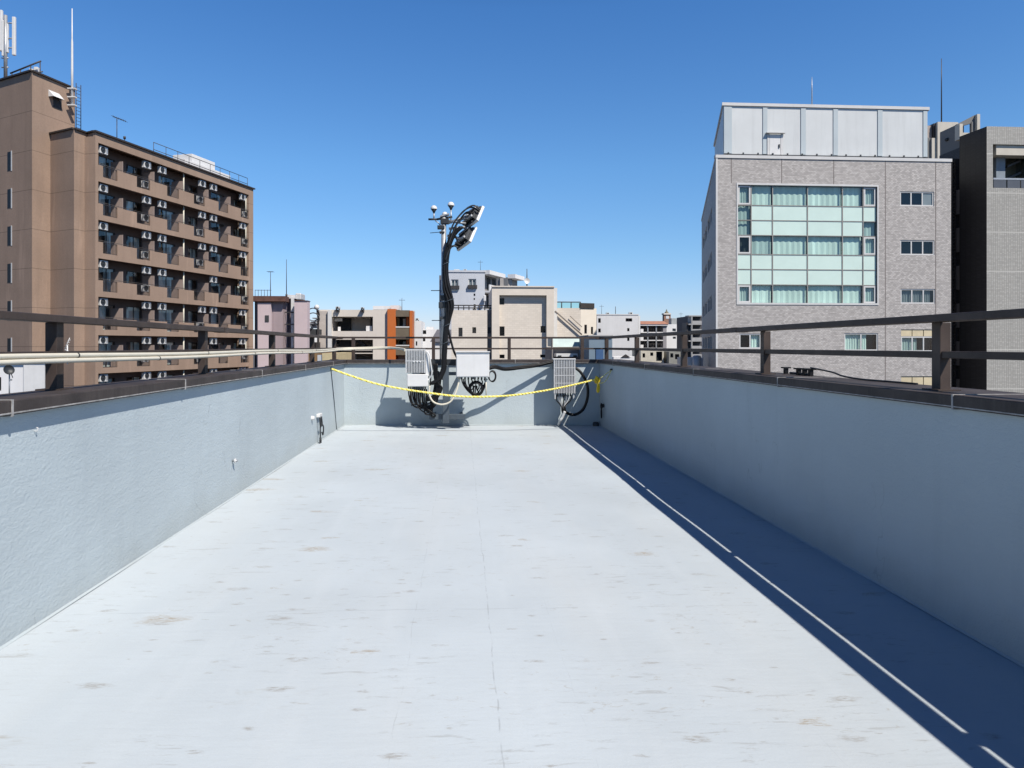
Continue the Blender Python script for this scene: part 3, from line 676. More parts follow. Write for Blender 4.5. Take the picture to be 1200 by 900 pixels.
def rope():
    m, n, l, b = nodes('yellow_rope'); co = mapping(n, l, (1, 1, 1)); wv = n.new('ShaderNodeTexWave'); wv.inputs['Scale'].default_value = 9; wv.inputs['Distortion'].default_value = .3
    wv.bands_direction = 'DIAGONAL'; l.new(co, wv.inputs['Vector'])
    l.new(mixc(n, l, wv.outputs['Fac'], (.62, .48, .02), (.85, .80, .30)), b.inputs['Base Color']); b.inputs['Roughness'].default_value = .6
    A = on_x(388, 432, XL + .01); B = on_x(717, 433, XR - .01)
    P = [(388, 432), (410, 440), (440, 449.5), (470, 455.5), (500, 460), (530, 463.8), (560, 465), (600, 463.3), (640, 457.5), (670, 451.5), (697, 445)]
    YA, YB_ = A.y, 12.15
    pts = []
    for x, y in P:
        t = (x - 388) / (697 - 388); pts.append(on_y(x, y, YA + (YB_ - YA) * t))
    C = spline(pts, 8)
    r = root('yellow_rope', C[40], 'twisted yellow and white rope stretched across the far end of the roof', 'rope')
    # three twisted strands
    for k in range(3):
        MB().tube([c + Vector((0, math.cos(k * 2.094 + i * .9) * .0095, math.sin(k * 2.094 + i * .9) * .008)) for i, c in enumerate(spline(C, 3))], .0105, 6).build('strand', m, r)
    kx = on_y(700, 446, 12.15)
    s = MB(); random.seed(5)
    for k in range(4):
        c = kx + Vector((random.uniform(-.015, .015), 0, random.uniform(-.03, .03)))
        s.tube([c + Vector((.032 * math.sin(t), .022 * math.cos(t), .045 * math.cos(t + k))) for t in [j * math.pi / 6 for j in range(13)]], .013, 6, False)
    s.tube(spline([kx, kx + Vector((.01, 0, -.08)), kx + Vector((.0, 0, -.16)), kx + Vector((.012, 0, -.21))], 5), .017, 7)
    s.tube(spline([kx, kx + Vector((.03, 0, -.08)), kx + Vector((.03, 0, -.15)), kx + Vector((.025, 0, -.2))], 5), .015, 7)
    s.build('knot', mat('sunlit_knot_yellow', (.98, .68, .03), .6, .15, 30), r)  # brighter than the rope: sunlight painted into the shaded knot's colour
    s = MB(); s.tube(spline([kx, on_x(708, 440, 2.45), B], 5), .006, 6); s.tube(spline([kx + Vector((0, 0, -.05)), on_x(709, 447, 2.45), B], 5), .006, 6); s.build('tie_cord', m, r)
    MB().lathe(B, [(0, -.03), (.014, -.03), (.016, .01)], 8, (1, 0, 0)).build('eye_bolt', M['dark'], r)
    MB().lathe(A, [(0, .02), (.014, .02), (.016, -.01)], 8, (1, 0, 0)).build('eye_bolt', M['dark'], r)
rope()
# ============================================================ brown balcony apartment block (left)
BR = (.385, .278, .212)
ORD = ['top', 'second from top', 'third from top', 'fourth from top', 'fifth from top', 'sixth from top', 'seventh from top']
ORDX = ['leftmost', 'second from left', 'third from left', 'fourth from left', 'fifth from left', 'sixth from left', 'seventh from left', 'eighth from left', 'rightmost']
def window(fr, par, u0, u1, z0, z1, v, cols=2, glass='glass', frame='frame', curtain=None, cfrac=1.0, fw=.05, room=True, cside=0, split=None, prefix='window'):
    s = MB(); d0, d1 = v - .03, v + .03
    s.fbox(fr, u0, u1, d0, d1, z0, z0 + fw); s.fbox(fr, u0, u1, d0, d1, z1 - fw, z1)
    s.fbox(fr, u0, u0 + fw, d0, d1, z0 + fw, z1 - fw); s.fbox(fr, u1 - fw, u1, d0, d1, z0 + fw, z1 - fw)
    for k in range(1, cols):
        c = u0 + (u1 - u0) * k / cols; s.fbox(fr, c - fw * .5, c + fw * .5, d0 + .004, d1 - .004, z0 + fw, z1 - fw)
    f = s.build(prefix, M[frame], par)
    q = MB(); q.poly([fr.p(u0 + fw, v, z0 + fw), fr.p(u1 - fw, v, z0 + fw), fr.p(u1 - fw, v, z1 - fw), fr.p(u0 + fw, v, z1 - fw)]); q.build('pane', M[glass], f, fixn=False)
    if room:
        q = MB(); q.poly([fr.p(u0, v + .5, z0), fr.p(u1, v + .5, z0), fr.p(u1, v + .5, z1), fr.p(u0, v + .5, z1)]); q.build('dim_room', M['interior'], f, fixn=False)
    if curtain:
        w_ = (u1 - u0) * cfrac; a = u0 if cside == 0 else u1 - w_; n = max(6, int(w_ / .09)); q = MB()
        for i in range(n):
            x0, x1 = a + w_ * i / n, a + w_ * (i + 1) / n; o0, o1 = (.03 if i % 2 else -.03), (-.03 if i % 2 else .03)
            q.poly([fr.p(x0, v + .16 + o0, z0), fr.p(x1, v + .16 + o1, z0), fr.p(x1, v + .16 + o1, z1), fr.p(x0, v + .16 + o0, z1)])
        q.build('curtain', M[curtain], f, fixn=False)
    return f
def brown_block():
    d0 = 53.6; V1, V2 = 803, -1040
    P5 = at(111.7, HZ, d0); fr = Fr(P5, V1)
    def step(P, vp, px, fl=False):
        f = Fr(P, vp); return f.p(f.u(px), 0, 0)
    P4 = step(P5, V2, 102); P3 = step(P4, V1, 86.7); P2 = step(P3, V2, 59.2); P1 = step(P2, V1, 37.5); P0 = step(P1, V2, -60)
    zt = CAM.z + (HZ - 154.8) / F * d0
    U = fr.U; V = fr.V; uE = fr.u(296.8); DP = 11.0
    PE = fr.p(uE, 0, 0); PB = fr.p(uE, DP, 0)
    r = fr_root('apartment_block', fr, 'tall brown apartment block with seven rows of open balconies and a stair tower', 'building')
    ztow = CAM.z + (HZ - 84) / F * P1.dot(FW)
    st = 2.92; z_open = CAM.z + (HZ - 166) / F * d0
    brown = storey_mat('brown_tile_render', BR, st, (z_open - GZ) % st - .9)
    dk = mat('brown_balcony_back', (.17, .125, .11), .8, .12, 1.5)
    cap = mat('dark_roof_edge', (.045, .035, .03), .6, .1)
    body = MB()
    Pd2 = P2 + V * 3.0
    # stair tower and stepped end walls
    b1 = P1 + (P0 - P1) ; 
    tower = [P0, P1, P2 + U * 9.5 + Vector((0, 0, 0)), P2 + U * 9.5 + V * 8, P0 + U * 9.5 + V * 8]
    # tower right face continues above the lower roof
    tr = Fr(P1, V1); tow_len = tr.u(88.0)
    TP = tr.p(tow_len, 0, 0)
    tower = [P0, P1, TP, TP + (P0 - P1), P0 + Vector((0, 0, 0))][:4]
    body.prism(tower, GZ, ztow)
    zs = CAM.z + (HZ - 151.5) / F * P3.dot(FW); 
    blk = [P2 + V * .05, P3, P4, P4 + V * 6, P2 + V * 6]
    body.prism(blk, GZ, zs)
    # end wall L between P4 and P5, then right end
    bays = 6
    th = .25
    # front frame: top beam, bottom base, end piers
    fu0, fu1 = fr.u(115.2), fr.u(291.7)
    zb = z_open - 7 * st
    # main solid behind balconies
    dep = 1.35
    body.prism([fr.p(0, dep, 0), fr.p(uE, dep, 0), PB, fr.p(0, DP, 0)], GZ, zt - .02, skip=(0,))
    body.poly([fr.p(0, 0, zt), fr.p(uE, 0, zt), fr.p(uE, dep, zt), fr.p(0, dep, zt)])
    body.poly([P4 + Vector((0, 0, GZ)), P5 * 1 + Vector((0, 0, GZ - P5.z)), Vector((P5.x, P5.y, zt)), P4 + Vector((0, 0, zt))])
    body.poly([fr.p(0, dep, zt), fr.p(0, 0, zt), Vector((P4.x, P4.y, zt)), Vector((P4.x, P4.y, zt)) + V * 2])
    body.fbox(fr, 0, fu0, 0.001, th, GZ, zt - .001); body.fbox(fr, fu1, uE, 0.001, th, GZ, zt - .001)
    body.fbox(fr, 0, .2, th, dep - .001, GZ, zt - .3); body.fbox(fr, uE - .2, uE, th, dep - .001, GZ, zt - .3)
    body.fbox(fr, fu0, fu1, 0.001, th, z_open, zt - .001)
    body.build('wall', brown, r, fixn=True)
    # px columns of the parapet pattern (first row)
    sc = lambda v: fr.u(100 + v / 5.295)
    rails = [(110, 200), (320, 403), (508, 582), (674, 742), (827, 887), (965, 1016)]
    panels = [(80, 110), (200, 320), (403, 508), (582, 674), (742, 827), (887, 965)]
    parts_ = [237, 432, 608, 768, 905]
    wins = [(85, 185), (255, 352), (455, 557), (640, 696), (780, 862), (920, 968)]
    acs = [117, 388, 484, 732, 802, 982]
    floor_ac = [382, 720, 1000, 338]
    grp = 'outdoor units hung under the balcony ceilings'
    proto = None
    def ac_unit(u, z, v, label, grp):
        nonlocal proto
        p = fr.p(u, v, z)
        if proto is None:
            q = root('outdoor_unit', p, label, 'air conditioner', grp, math.atan2(U.y, U.x))
            MB().fbox(fr, u - .38, u + .38, v, v + .28, z, z + .55).build('casing', M['white'], q, bevel=.02)
            c = fr.p(u - .1, v - .01, z + .28)
            MB().lathe(c, [(0, .0), (.06, .0), (.065, .006), (.2, .008), (.215, -.012), (.235, -.012), (.24, .01)], 20, V * 1).build('fan_grille', M['dark'], q)
            s = MB(); s.fbox(fr, u + .2, u + .35, v - .008, v - .001, z + .08, z + .46); s.build('vent_panel', M['galv'], q)
            s = MB(); s.fbox(fr, u - .3, u - .26, v + .05, v + .23, z - .06, z - .001); s.fbox(fr, u + .26, u + .3, v + .05, v + .23, z - .06, z - .001); s.build('foot', M['galv'], q)
            proto = q; return q
        q = proto.copy(); COL.objects.link(q); q.location = p
        for ch in proto.children:
            c = ch.copy(); COL.objects.link(c); c.parent = q
        tag(q, label, 'air conditioner', grp); return q
    rng = random.Random(4)
    for i in range(7):
        zo = z_open - i * st          # top of this row's opening
        zp = zo - 1.66                # top of solid parapet
        zn = zo - st                  # bottom of band
        s = MB()
        for (a, b) in panels: s.fbox(fr, max(sc(a), fu0), sc(b), 0.002, .14, zo - st + .42, zp)
        s.fbox(fr, fu0, fu1, 0.0, .16, zn, zo - st + .42)
        s.build('balcony_parapet', brown, r)
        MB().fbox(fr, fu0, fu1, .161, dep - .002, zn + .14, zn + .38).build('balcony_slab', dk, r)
        # back wall with window holes
        hol = [(sc(a) , sc(b), zn + .55, zo - .78) for a, b in wins]
        hol2 = []
        for (a, b) in wins:
            ub0, ub1 = fr.u(100 + a / 5.295, dep), fr.u(100 + b / 5.295, dep)
            hol2.append((ub0, ub1, zn + .40, zo - .47))
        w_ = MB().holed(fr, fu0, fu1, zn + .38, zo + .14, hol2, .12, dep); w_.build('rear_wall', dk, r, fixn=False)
        for j, h in enumerate(hol2):
            if h[1] - h[0] > .3:
                cu = rng.choice(['lace', 'curtain', 'curtain', None]); window(fr, r, h[0], h[1], h[2], h[3], dep + .1, 2, 'glass', 'framedark', cu, rng.choice([.5, .6, 1.0]), .05, True, rng.choice([0, 1]))
        for (a, b) in rails:
            u0, u1 = sc(a), sc(b); s = MB(); s.fbox(fr, u0, u1, .06, .10, zp - .02, zp + .03); s.fbox(fr, u0, u1, .07, .09, zo - st + .46, zo - st + .49)
            n = max(5, int((u1 - u0) / .13))
            for k in range(n + 1): s.fbox(fr, u0 + (u1 - u0) * k / n - .011, u0 + (u1 - u0) * k / n + .011, .07, .09, zo - st + .49, zp - .02)
            s.build('balcony_grille', M['framedark'], r)
        s = MB(); s.tube([fr.p(fu0, .08, zp + .12), fr.p(fu1, .08, zp + .12)], .02, 5); s.build('handrail', M['framedark'], r)
        for a in parts_:
            ux = sc(a) + .12; MB().fbox(fr, ux, ux + .05, .20, dep - .01, zn + .4, zo - .75).build('partition', mat_part, r)
        for a in (628, 1012):
            MB().cyl(fr.p(sc(a), .3, zn + .38), fr.p(sc(a), .3, zo + .13), .06, 8).build('drainpipe', M['cream'], r)
        for j, a in enumerate(acs):
            if i == 3 and j == 3: continue
            if i == 5 and j == 5: pass
            u = fr.u(100 + a / 5.295, .15); ac_unit(u, zo - .62 - .03, .15, f'white fan unit hung from balcony ceiling, {ORD[i]} row, {ORDX[j] if j < 5 else "rightmost"}', grp)
        for j, a in enumerate((382, 720, 1000)):
            if (i + j) % 5 == 4: continue
            ac_unit(fr.u(100 + a / 5.295, .2), zn + .62 + .15 * ((i + j) % 2), .2, f'white unit standing behind balcony grille, {ORD[i]} row, {("left", "middle", "right")[j]} one', 'outdoor units standing on the balconies')
    # roof edges
    s = MB()
    s.fbox(fr, -.1, uE + .15, -.15, .3, zt + .001, zt + .13)
    f3 = Fr(P4, V2); s.fbox(f3, f3.u(102) , f3.u(111.6), -.1, .2, zt + .001, zt + .13) if False else None
    s.build('roof_edge', cap, r)
    def edge(Pa, Pb, z, name='roof_edge'):
        a = Vector((Pa.x, Pa.y, z + .06)); b = Vector((Pb.x, Pb.y, z + .06)); MB().obox((a + b) / 2, (b - a) * 1.01, (b - a).normalized().cross(ZU) * .3, (0, 0, .12)).build(name, cap, r)
    edge(P4, P5, zt); edge(P3, P4, zs + .002); edge(P2, P3, zs); edge(P1, TP, ztow); edge(P0, P1, ztow + .003)
    # tower slit windows
    fl = Fr(P1, V2)
    for k in range(7):
        u0, u1, a, b = fl.rect(9, 178 + 43.7 * k, 13, 200 + 43.7 * k, 0)
        s = MB(); s.fbox(fl, u0, u1, -.04, .02, a, b)
        s.build('slit_window', M['black'], r)
        s = MB(); s.fbox(fl, max(u0, u1), max(u0, u1) + .12, -.05, .02, a - .05, b + .05) if fl.u(13) > fl.u(9) else s.fbox(fl, min(u0, u1) - .12, min(u0, u1), -.05, .02, a - .05, b + .05); s.build('slit_jamb', M['frame'], r)
        s = MB(); s.fbox(fl, u0 - .03 if fl.u(5) < fl.u(9) else u1, u0 + .25 if fl.u(5) < fl.u(9) else u1 + .08, -.06, .02, a, b); s.build('slit_reveal', M['framedark'], r) if False else None
    u0, u1, a, b = tr.rect(62.5, 114, 72, 128, 0); o = tr.V * -1
    sg = -1 if tr.V.dot(FW) > 0 or True else 1
    s = MB(); s.fbox(tr, u0, u1, -.03, .02, a, b); s.build('louvre_window', M['interior'], r)
    u0, u1, a, b = tr.rect(60.5, 107, 73, 115, -.3)
    s = MB(); s.poly([tr.p(u0, 0, b), tr.p(u1, 0, b), tr.p(u1, -.5, a), tr.p(u0, -.5, a)]); s.poly([tr.p(u0, 0, b), tr.p(u0, -.5, a), tr.p(u0, 0, a)]); s.poly([tr.p(u1, 0, b), tr.p(u1, -.5, a), tr.p(u1, 0, a)])
    s.build('window_hood', M['white'], r, fixn=False)
    # roof rail and ladder cage at the step
    s = MB()
    ua, ub = fr.u(180, .6), fr.u(290, .6)
    for zz in (.55, 1.15): s.tube([fr.p(ua, .6, zt + zz), fr.p(ub, .6, zt + zz)], .03, 5)
    for k in range(10): u = ua + (ub - ua) * k / 9; s.tube([fr.p(u, .6, zt), fr.p(u, .6, zt + 1.15)], .025, 5)
    s.build('roof_rail', M['framedark'], r)
    tl = Fr(P2, V1)
    ql = tr.p(tr.u(86, -.3), -.3, 0); z0_, z1_ = CAM.z + (HZ - 152) / F * ql.dot(FW), CAM.z + (HZ - 96) / F * ql.dot(FW)
    s = MB()
    q2 = tr.p(tow_len - .2, -.3, 0); q3 = tr.p(tow_len + .25, -.3, 0)
    for q in (q2, q3): s.tube([(q.x, q.y, z0_), (q.x, q.y, z1_)], .03, 5)
    for k in range(14): z = z0_ + (z1_ - z0_) * k / 14; s.tube([(q2.x, q2.y, z), (q3.x, q3.y, z)], .02, 4)
    s.build('ladder', M['framedark'], r)
    # white box on roof
    for (x0, x1, y0, y1, v0, v1) in ((217, 270, 186, 214, 3.0, 6.5), (225, 252, 180, 200, 3.6, 5.8)):
        u0, u1 = fr.u(x0, v0), fr.u(x1, v0); z0 = zt; z1 = fr.z((x0), y0 - 0, v0)
        MB().fbox(fr, u0, u1, v0, v1, z0 + .003, z1).build('roof_hut', M['white'], r, bevel=.03)
    # things on its roofs
    a = fr.p(fr.u(137, 1.5), 1.5, zt); zt2 = fr.z(137, 138, 1.5)
    t = root('television_antenna', a, 'comb shaped television antenna on the brown block roof', 'antenna')
    MB().cyl(a, (a.x, a.y, zt2), .03, 6).build('pole', M['framedark'], t)
    s = MB(); bx = Vector((a.x, a.y, zt2)); s.cyl(bx + RT * -.35 + ZU * .12, bx + RT * .75 - ZU * .3, .02, 5)
    for k in range(8): c = bx + RT * (-.3 + .14 * k) + ZU * (.1 - .053 * k); s.cyl(c - FW * .35, c + FW * .35, .012, 4); s.cyl(c - ZU * .1, c + ZU * .1, .01, 4)
    s.build('comb', M['framedark'], t)
    # white whip antenna on the tower
    bse = tr.p(tr.u(84.5, -.5), -.5, 0); db = bse.dot(FW); zz = lambda y: CAM.z + (HZ - y) / F * db
    t = root('whip_antenna', (bse.x, bse.y, zz(126)), 'tall thin white whip antenna clamped to the brown stair tower', 'antenna')
    MB().tube([(bse.x, bse.y, zz(y)) for y in (125, 80, 50, 45, 10)], [.09, .09, .08, .05, .03], 8).build('whip', M['white'], t)
    for y in (104, 114, 123.5): c = Vector((bse.x, bse.y, zz(y))); MB().obox(c - tr.U * .0, RT * .6, FW * .3, (0, 0, .08)).build('clamp', M['white'], t)
    # cellular mast
    dd = P1.dot(FW) + 2
    mp = at(6.5, HZ, dd); zz = lambda y: CAM.z + (HZ - y) / F * dd
    t = root('cellular_mast', (mp.x, mp.y, ztow), 'white cellular mast with slim upright antennas on the brown tower', 'mast')
    MB().cyl((mp.x, mp.y, ztow), (mp.x, mp.y, zz(18)), .13, 10).build('pole', M['galv'], t)
    for (x, y0, y1, rr) in ((16.5, 20, 65, .12), (1.5, 12, 60, .11), (9, 28, 62, .06), (3.8, 24, 66, .08)):
        c = at(x, HZ, dd); MB().box(c.x - rr, c.x + rr, c.y - .1, c.y + .1, zz(y1), zz(y0)).build('antenna_panel', M['white'], t, bevel=.04)
    for y in (27, 56, 45, 68, 79): 
        a_, b_ = at(2, y, dd), at(17 if y < 60 else 10, y, dd); MB().cyl(a_, b_, .05, 6).build('cross_arm', M['galv'], t)
    MB().tube([at(2, 60, dd), at(5, 67, dd), at(6.5, 72, dd)], .05, 6).build('cable', M['dark'], t)
    # rack of boxes on the tower roof
    c = at(31, HZ, dd); t = root('equipment_rack', (c.x, c.y, ztow), 'steel rack of grey boxes under a sloped rail on the brown tower', 'equipment')
    for k in range(6):
        q = at(16 + k * 5.5, HZ, dd + .5); x_ = 16 + k * 5.5; MB().box(q.x - .14, q.x + .14, q.y - .2, q.y + .2, ztow + .15, at(x_, 89 - (x_ - 12) * .40, dd).z).build('box', M['white'] if k > 3 else M['galv'], t, bevel=.02)
    MB().cyl(at(12, 86, dd), at(48, 71.5, dd), .06, 6).build('sloped_rail', M['framedark'], t)
    s = MB(); s.cyl(at(14, 90, dd), at(50, 84, dd), .05, 6)
    for x in (14, 24, 36, 47): s.cyl((at(x, HZ, dd).x, at(x, HZ, dd).y, ztow), at(x, 86 - (x - 12) * .4, dd), .04, 5)
    s.build('stand', M['framedark'], t)
    lm = root('roof_lamp', fr.p(fr.u(146, 1.2), 1.2, zt), 'small dark post light on the brown block roof edge', 'lamp')
    q = fr.p(fr.u(146, 1.2), 1.2, zt); MB().cyl(q, q + ZU * .75, .03, 6).build('pole', M['framedark'], lm); MB().lathe(q + ZU * .75, [(.0, .25), (.1, .2), (.1, 0), (0, 0)], 8).build('lantern', M['framedark'], lm)
mat_part = mat('pinkish_partition', (.40, .31, .27), .8, .08)
brown_block()
# ============================================================ grey tile office block (right)
def office():
    d0 = 51.0; C = at(839.3, HZ, d0); fr = Fr(C, 13500); sd = Fr(C, 789, flip=True)   # sd.V points into the block
    r = fr_root('office_block', fr, 'large grey tiled office block with pale green glass bay and metal roof storey', 'building')
    zt = fr.z(839.3, 185); uR = fr.u(1114.5); DL = sd.u(822.3)
    tile = tile_mat('grey_facing_tile', (.54, .51, .485), (.36, .34, .325), .2, .1, .5, .26, .014, .2)
    tile2 = tile_mat('grey_facing_tile_side', (.50, .47, .46), (.25, .235, .23), .2, .1, .5, .3, .014, .2, 'yz')
    def R_(a, b, c, d): return fr.rect(a, b, c, d)
    bay = R_(864.6, 217.5, 1027.8, 355.6)
    small = [R_(1054.8, 224.5, 1094.5, 241.5), R_(1055, 281.5, 1095, 298.8), R_(1055.5, 338.5, 1095.8, 355.8)]
    low = [R_(866.5, 391, 892, 408.5), R_(989.5, 390.5, 1029, 411), R_(1056, 386, 1096, 412)]
    lowm = R_(1056, 441, 1096, 462)
    holes = [bay] + small + low + [lowm]
    MB().holed(fr, 0, uR, GZ, zt, holes, .22).build('facade', tile, r, fixn=False)
    PR = fr.p(uR, 0, 0); bk = fr.p(0, 0, 0) + sd.U * DL; bk2 = PR + sd.U * DL
    # side wall with window holes
    hs = []
    for y in (253, 0): pass
    sh = []
    for (xa, xb) in ((834.3, 832.5), (832.0, 829.5), (828.5, 826.5), (825.8, 824.0)):
        for (zy0, zy1) in ((225, 243), (282, 300), (339, 357), (392, 410)):
            u0, u1 = sorted((sd.u(xa), sd.u(xb))); sh.append((u0, u1, fr.z(840, zy1), fr.z(840, zy0)))
    MB().holed(sd, 0, DL, GZ, zt, sh, .15).build('side_wall', tile2, r, fixn=False)
    for h in sh: window(sd, r, *h, .08, 2, 'glass', 'frame', 'lace', 1, .05)
    s = MB(); s.prism([fr.p(0, 0, 0), PR, bk2, bk], GZ, zt - .3, skip=(0, 3)); s.build('rear_body', tile2, r, fixn=False)
    # white coping
    s = MB(); s.fbox(fr, -.06, uR + .05, -.06, .3, zt, zt + .22); s.fbox(sd, .31, DL, -.06, .25, zt, zt + .22); s.build('roof_coping', M['frame'], r)
    MB().fbox(fr, -.03, .10, -.03, .0, GZ, zt - .001).build('corner_trim', M['frame'], r)
    # faint vertical expansion joints
    s = MB()
    for x in (916, 977, 1037.5, 1096.5, 857):
        u = fr.u(x); s.fbox(fr, u - .03, u + .03, -.006, .004, bay[3] + .1 if x < 1028 else GZ, zt)
    s.build('expansion_joint', mat('joint_filler', (.2, .175, .165), .8), r)
    # --- glazed bay
    cols = [864.6, 880.9, 906, 947, 988, 1012.2, 1027.8]; rows = [217.5, 241, 258.5, 276, 298.4, 315.8, 333.8, 355.6]
    cu = [fr.u(x) for x in cols]; rz = [fr.z(940, y) for y in rows]
    span = mat('green_spandrel', (.70, .87, .79), .3, .04, .8, spec=.5)
    vb = .12
    fm = MB(); fm.fbox(fr, bay[0], bay[1], -.04, .22, bay[3] - .01, bay[3] + .12); fm.fbox(fr, bay[0], bay[1], -.04, .22, bay[2] - .1, bay[2] + .03)
    fm.fbox(fr, bay[0] - .1, bay[0] + .0, -.04, .21, bay[2] - .1, bay[3] + .12); fm.fbox(fr, bay[1], bay[1] + .1, -.04, .21, bay[2] - .1, bay[3] + .12)
    fm.build('bay_surround', M['frame'], r)
    ms = MB()
    for i in range(1, 6): ms.fbox(fr, cu[i] - .035, cu[i] + .035, vb - .05, vb + .03, bay[2] + .03, bay[3] - .01)
    for z in rz[1:-1]: ms.fbox(fr, bay[0], bay[1], vb - .04, vb + .025, z - .03, z + .03)
    ms.build('mullion', mat('mullion_metal', (.30, .29, .27), .5), r)
    rng = random.Random(11)
    for i in range(6):
        for j in range(7):
            u0, u1 = cu[i] + .035, cu[i + 1] - .035; z1, z0 = rz[j] - .03, rz[j + 1] + .03
            glassy = j in (0, 3, 6) or (i == 0 and j in (1, 2)) or (i == 5 and j == 2)
            if glassy:
                if i in (0, 5) and j in (0, 3, 6):
                    window(fr, r, u0 + .02, u1 - .02, z0 + .02, z1 - .02, vb - .01, 1, 'glassgreen', 'frame', None if (i, j) == (0, 3) else 'lace', 1, .11)
                else:
                    g_ = MB(); g_.poly([fr.p(u0 - .02, vb, z0 - .02), fr.p(u1 + .02, vb, z0 - .02), fr.p(u1 + .02, vb, z1 + .02), fr.p(u0 - .02, vb, z1 + .02)])
                    p = g_.build('glazing', M['glassgreen'], r, fixn=False)
                    c_ = {0: 'curtain', 3: rng.choice(['curtain', 'curtain', 'curtain', 'lace']), 6: rng.choice(['curtain', 'lace', 'curtain'])}.get(j, 'lace')
                    w_ = (u1 - u0); n = max(6, int(w_ / .2)); q = MB()
                    for k in range(n):
                        x0, x1 = u0 + w_ * k / n, u0 + w_ * (k + 1) / n; s_ = .02 if k % 2 else -.02
                        q.poly([fr.p(x0, vb + .2 + s_, z0), fr.p(x1, vb + .2 - s_, z0), fr.p(x1, vb + .2 - s_, z1), fr.p(x0, vb + .2 + s_, z1)])
                    q.build('curtain', M[c_], p, fixn=False)
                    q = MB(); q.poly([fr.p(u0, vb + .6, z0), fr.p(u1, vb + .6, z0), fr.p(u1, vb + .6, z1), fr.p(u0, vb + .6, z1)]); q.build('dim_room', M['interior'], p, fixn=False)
            else:
                MB().fbox(fr, u0 - .005, u1 + .005, vb - .01, vb + .04, z0 - .005, z1 + .005).build('spandrel_panel', span, r)
    for i, h in enumerate(small):
        f = window(fr, r, *h, .07, 3, 'glassdark', 'frame', [None, None, 'lace'][i], .9, .09)
        if i == 0:
            w_ = (h[1] - h[0]) / 3; MB().fbox(fr, h[1] - w_ + .1, h[1] - .1, .1, .12, h[2] + .1, h[3] - .1).build('blind', M['white'], f)
    window(fr, r, *low[0], .07, 2, 'glassgreen', 'frame', 'curtain', .5, .09, cside=1); window(fr, r, *low[1], .07, 2, 'glassgreen', 'frame', 'curtain', .7, .09)
    ivory = mat('ivory_panel', (.70, .60, .40), .5)
    h = low[2]; zm = h[3] - (h[3] - h[2]) * .32
    window(fr, r, h[0], h[1], h[2], zm, .07, 3, 'glassgreen', 'frame', 'lace', .5, .09)
    s = MB(); w_ = (h[1] - h[0]) / 3
    for k in range(3): s.fbox(fr, h[0] + w_ * k + .03, h[0] + w_ * (k + 1) - .03, .05, .1, zm + .02, h[3] - .03)
    s.build('upper_panel', ivory, r)
    h = lowm; s = MB()
    for k in range(3): s.fbox(fr, h[0] + w_ * k + .03, h[0] + w_ * (k + 1) - .03, .05, .1, h[2] + .02, h[3] - .03)
    s.build('upper_panel', ivory, r)
    # --- roof storey in metal
    v0 = .5; px0, px1 = 847.6, 1086.6
    u0, u1 = fr.u(px0, v0), fr.u(px1, v0); z0 = zt + .22; z1 = fr.z(px0, 124, v0)
    metal = mat('white_metal_panel', (.70, .72, .71), .45, .05, .5, streak=.2, sscale=1.6, metal=.1)
    strip = mat('grey_metal_strip', (.52, .59, .62), .45, .05, .6)
    A = fr.p(u0, v0, 0); B = fr.p(u1, v0, 0); ps = Fr(A, 789, flip=True); L = ps.u(837.6); D_ = B + ps.U * L; E_ = A + ps.U * L
    s = MB().prism([A, B, D_, E_], zt - .2, z1); s.build('roof_storey', metal, r)
    s = MB().prism([A - fr.U * .12 - fr.V * .1, B + fr.U * .12 - fr.V * .1, D_ + fr.U * .12, E_ - fr.U * .12], z1 + .002, z1 + .22, floor=True); s.build('roof_trim', M['frame'], r)
    for (a, b) in ((848.2, 857.5), (893.8, 899), (938.3, 944), (976.3, 981.7), (1028.3, 1033.8), (1081.6, 1086.4)):
        MB().fbox(fr, fr.u(a, v0), fr.u(b, v0), v0 - .05, v0 - .002, z0 + .25, z1 - .05).build('pilaster_strip', strip, r)
    s = MB(); s.fbox(fr, u0, u1, v0 - .1, v0 - .06, z0 + .12, z0 + .2)
    for k in range(14): u = u0 + (u1 - u0) * (k + .3) / 14; s.fbox(fr, u - .05, u + .05, v0 - .16, v0 - .1, z0 + .1, z0 + .3)
    s.build('base_rail', M['dark'], r)
    a, b = fr.u(901.5, v0), fr.u(914, v0); zd = fr.z(905, 158, v0)
    dr = MB().fbox(fr, a, b, v0 - .09, v0 - .052, z0 + .02, zd).build('door', M['white'], r)
    s = MB(); s.fbox(fr, a - .18, a - .02, v0 - .1, v0 - .052, z0 + .02, zd + .05); s.fbox(fr, b + .02, b + .2, v0 - .1, v0 - .052, z0 + .02, zd + .05); s.fbox(fr, a - .3, b + .3, v0 - .3, v0 - .052, zd + .06, zd + .12); s.build('door_frame', M['frame'], dr)
    MB().fbox(fr, b - .15, b - .06, v0 - .15, v0 - .091, z0 + .7, z0 + .95).build('handle', M['dark'], dr)
    # lightning rods
    for (x, y0, y1, lab, dv) in ((951.5, 90, 126, 'thin white lightning rod on the metal roof storey of the office block', 3), ):
        a = fr.p(fr.u(x, dv), dv, 0); zz = lambda y: fr.z(x, y, dv)
        t = root('lightning_rod', (a.x, a.y, z1), lab, 'lightning rod'); MB().tube([(a.x, a.y, z1), (a.x, a.y, zz(105)), (a.x, a.y, zz(y0))], [.05, .04, .015], 6).build('rod', M['galv'], t); MB().cyl((a.x, a.y, z1), (a.x, a.y, z1 + .5), .09, 8).build('base', M['galv'], t)
    a = fr.p(fr.u(1059, 4), 4, 0); t = root('satellite_dish', (a.x, a.y, z1 + .22), 'small white dish peeking over the office block roof', 'satellite dish')
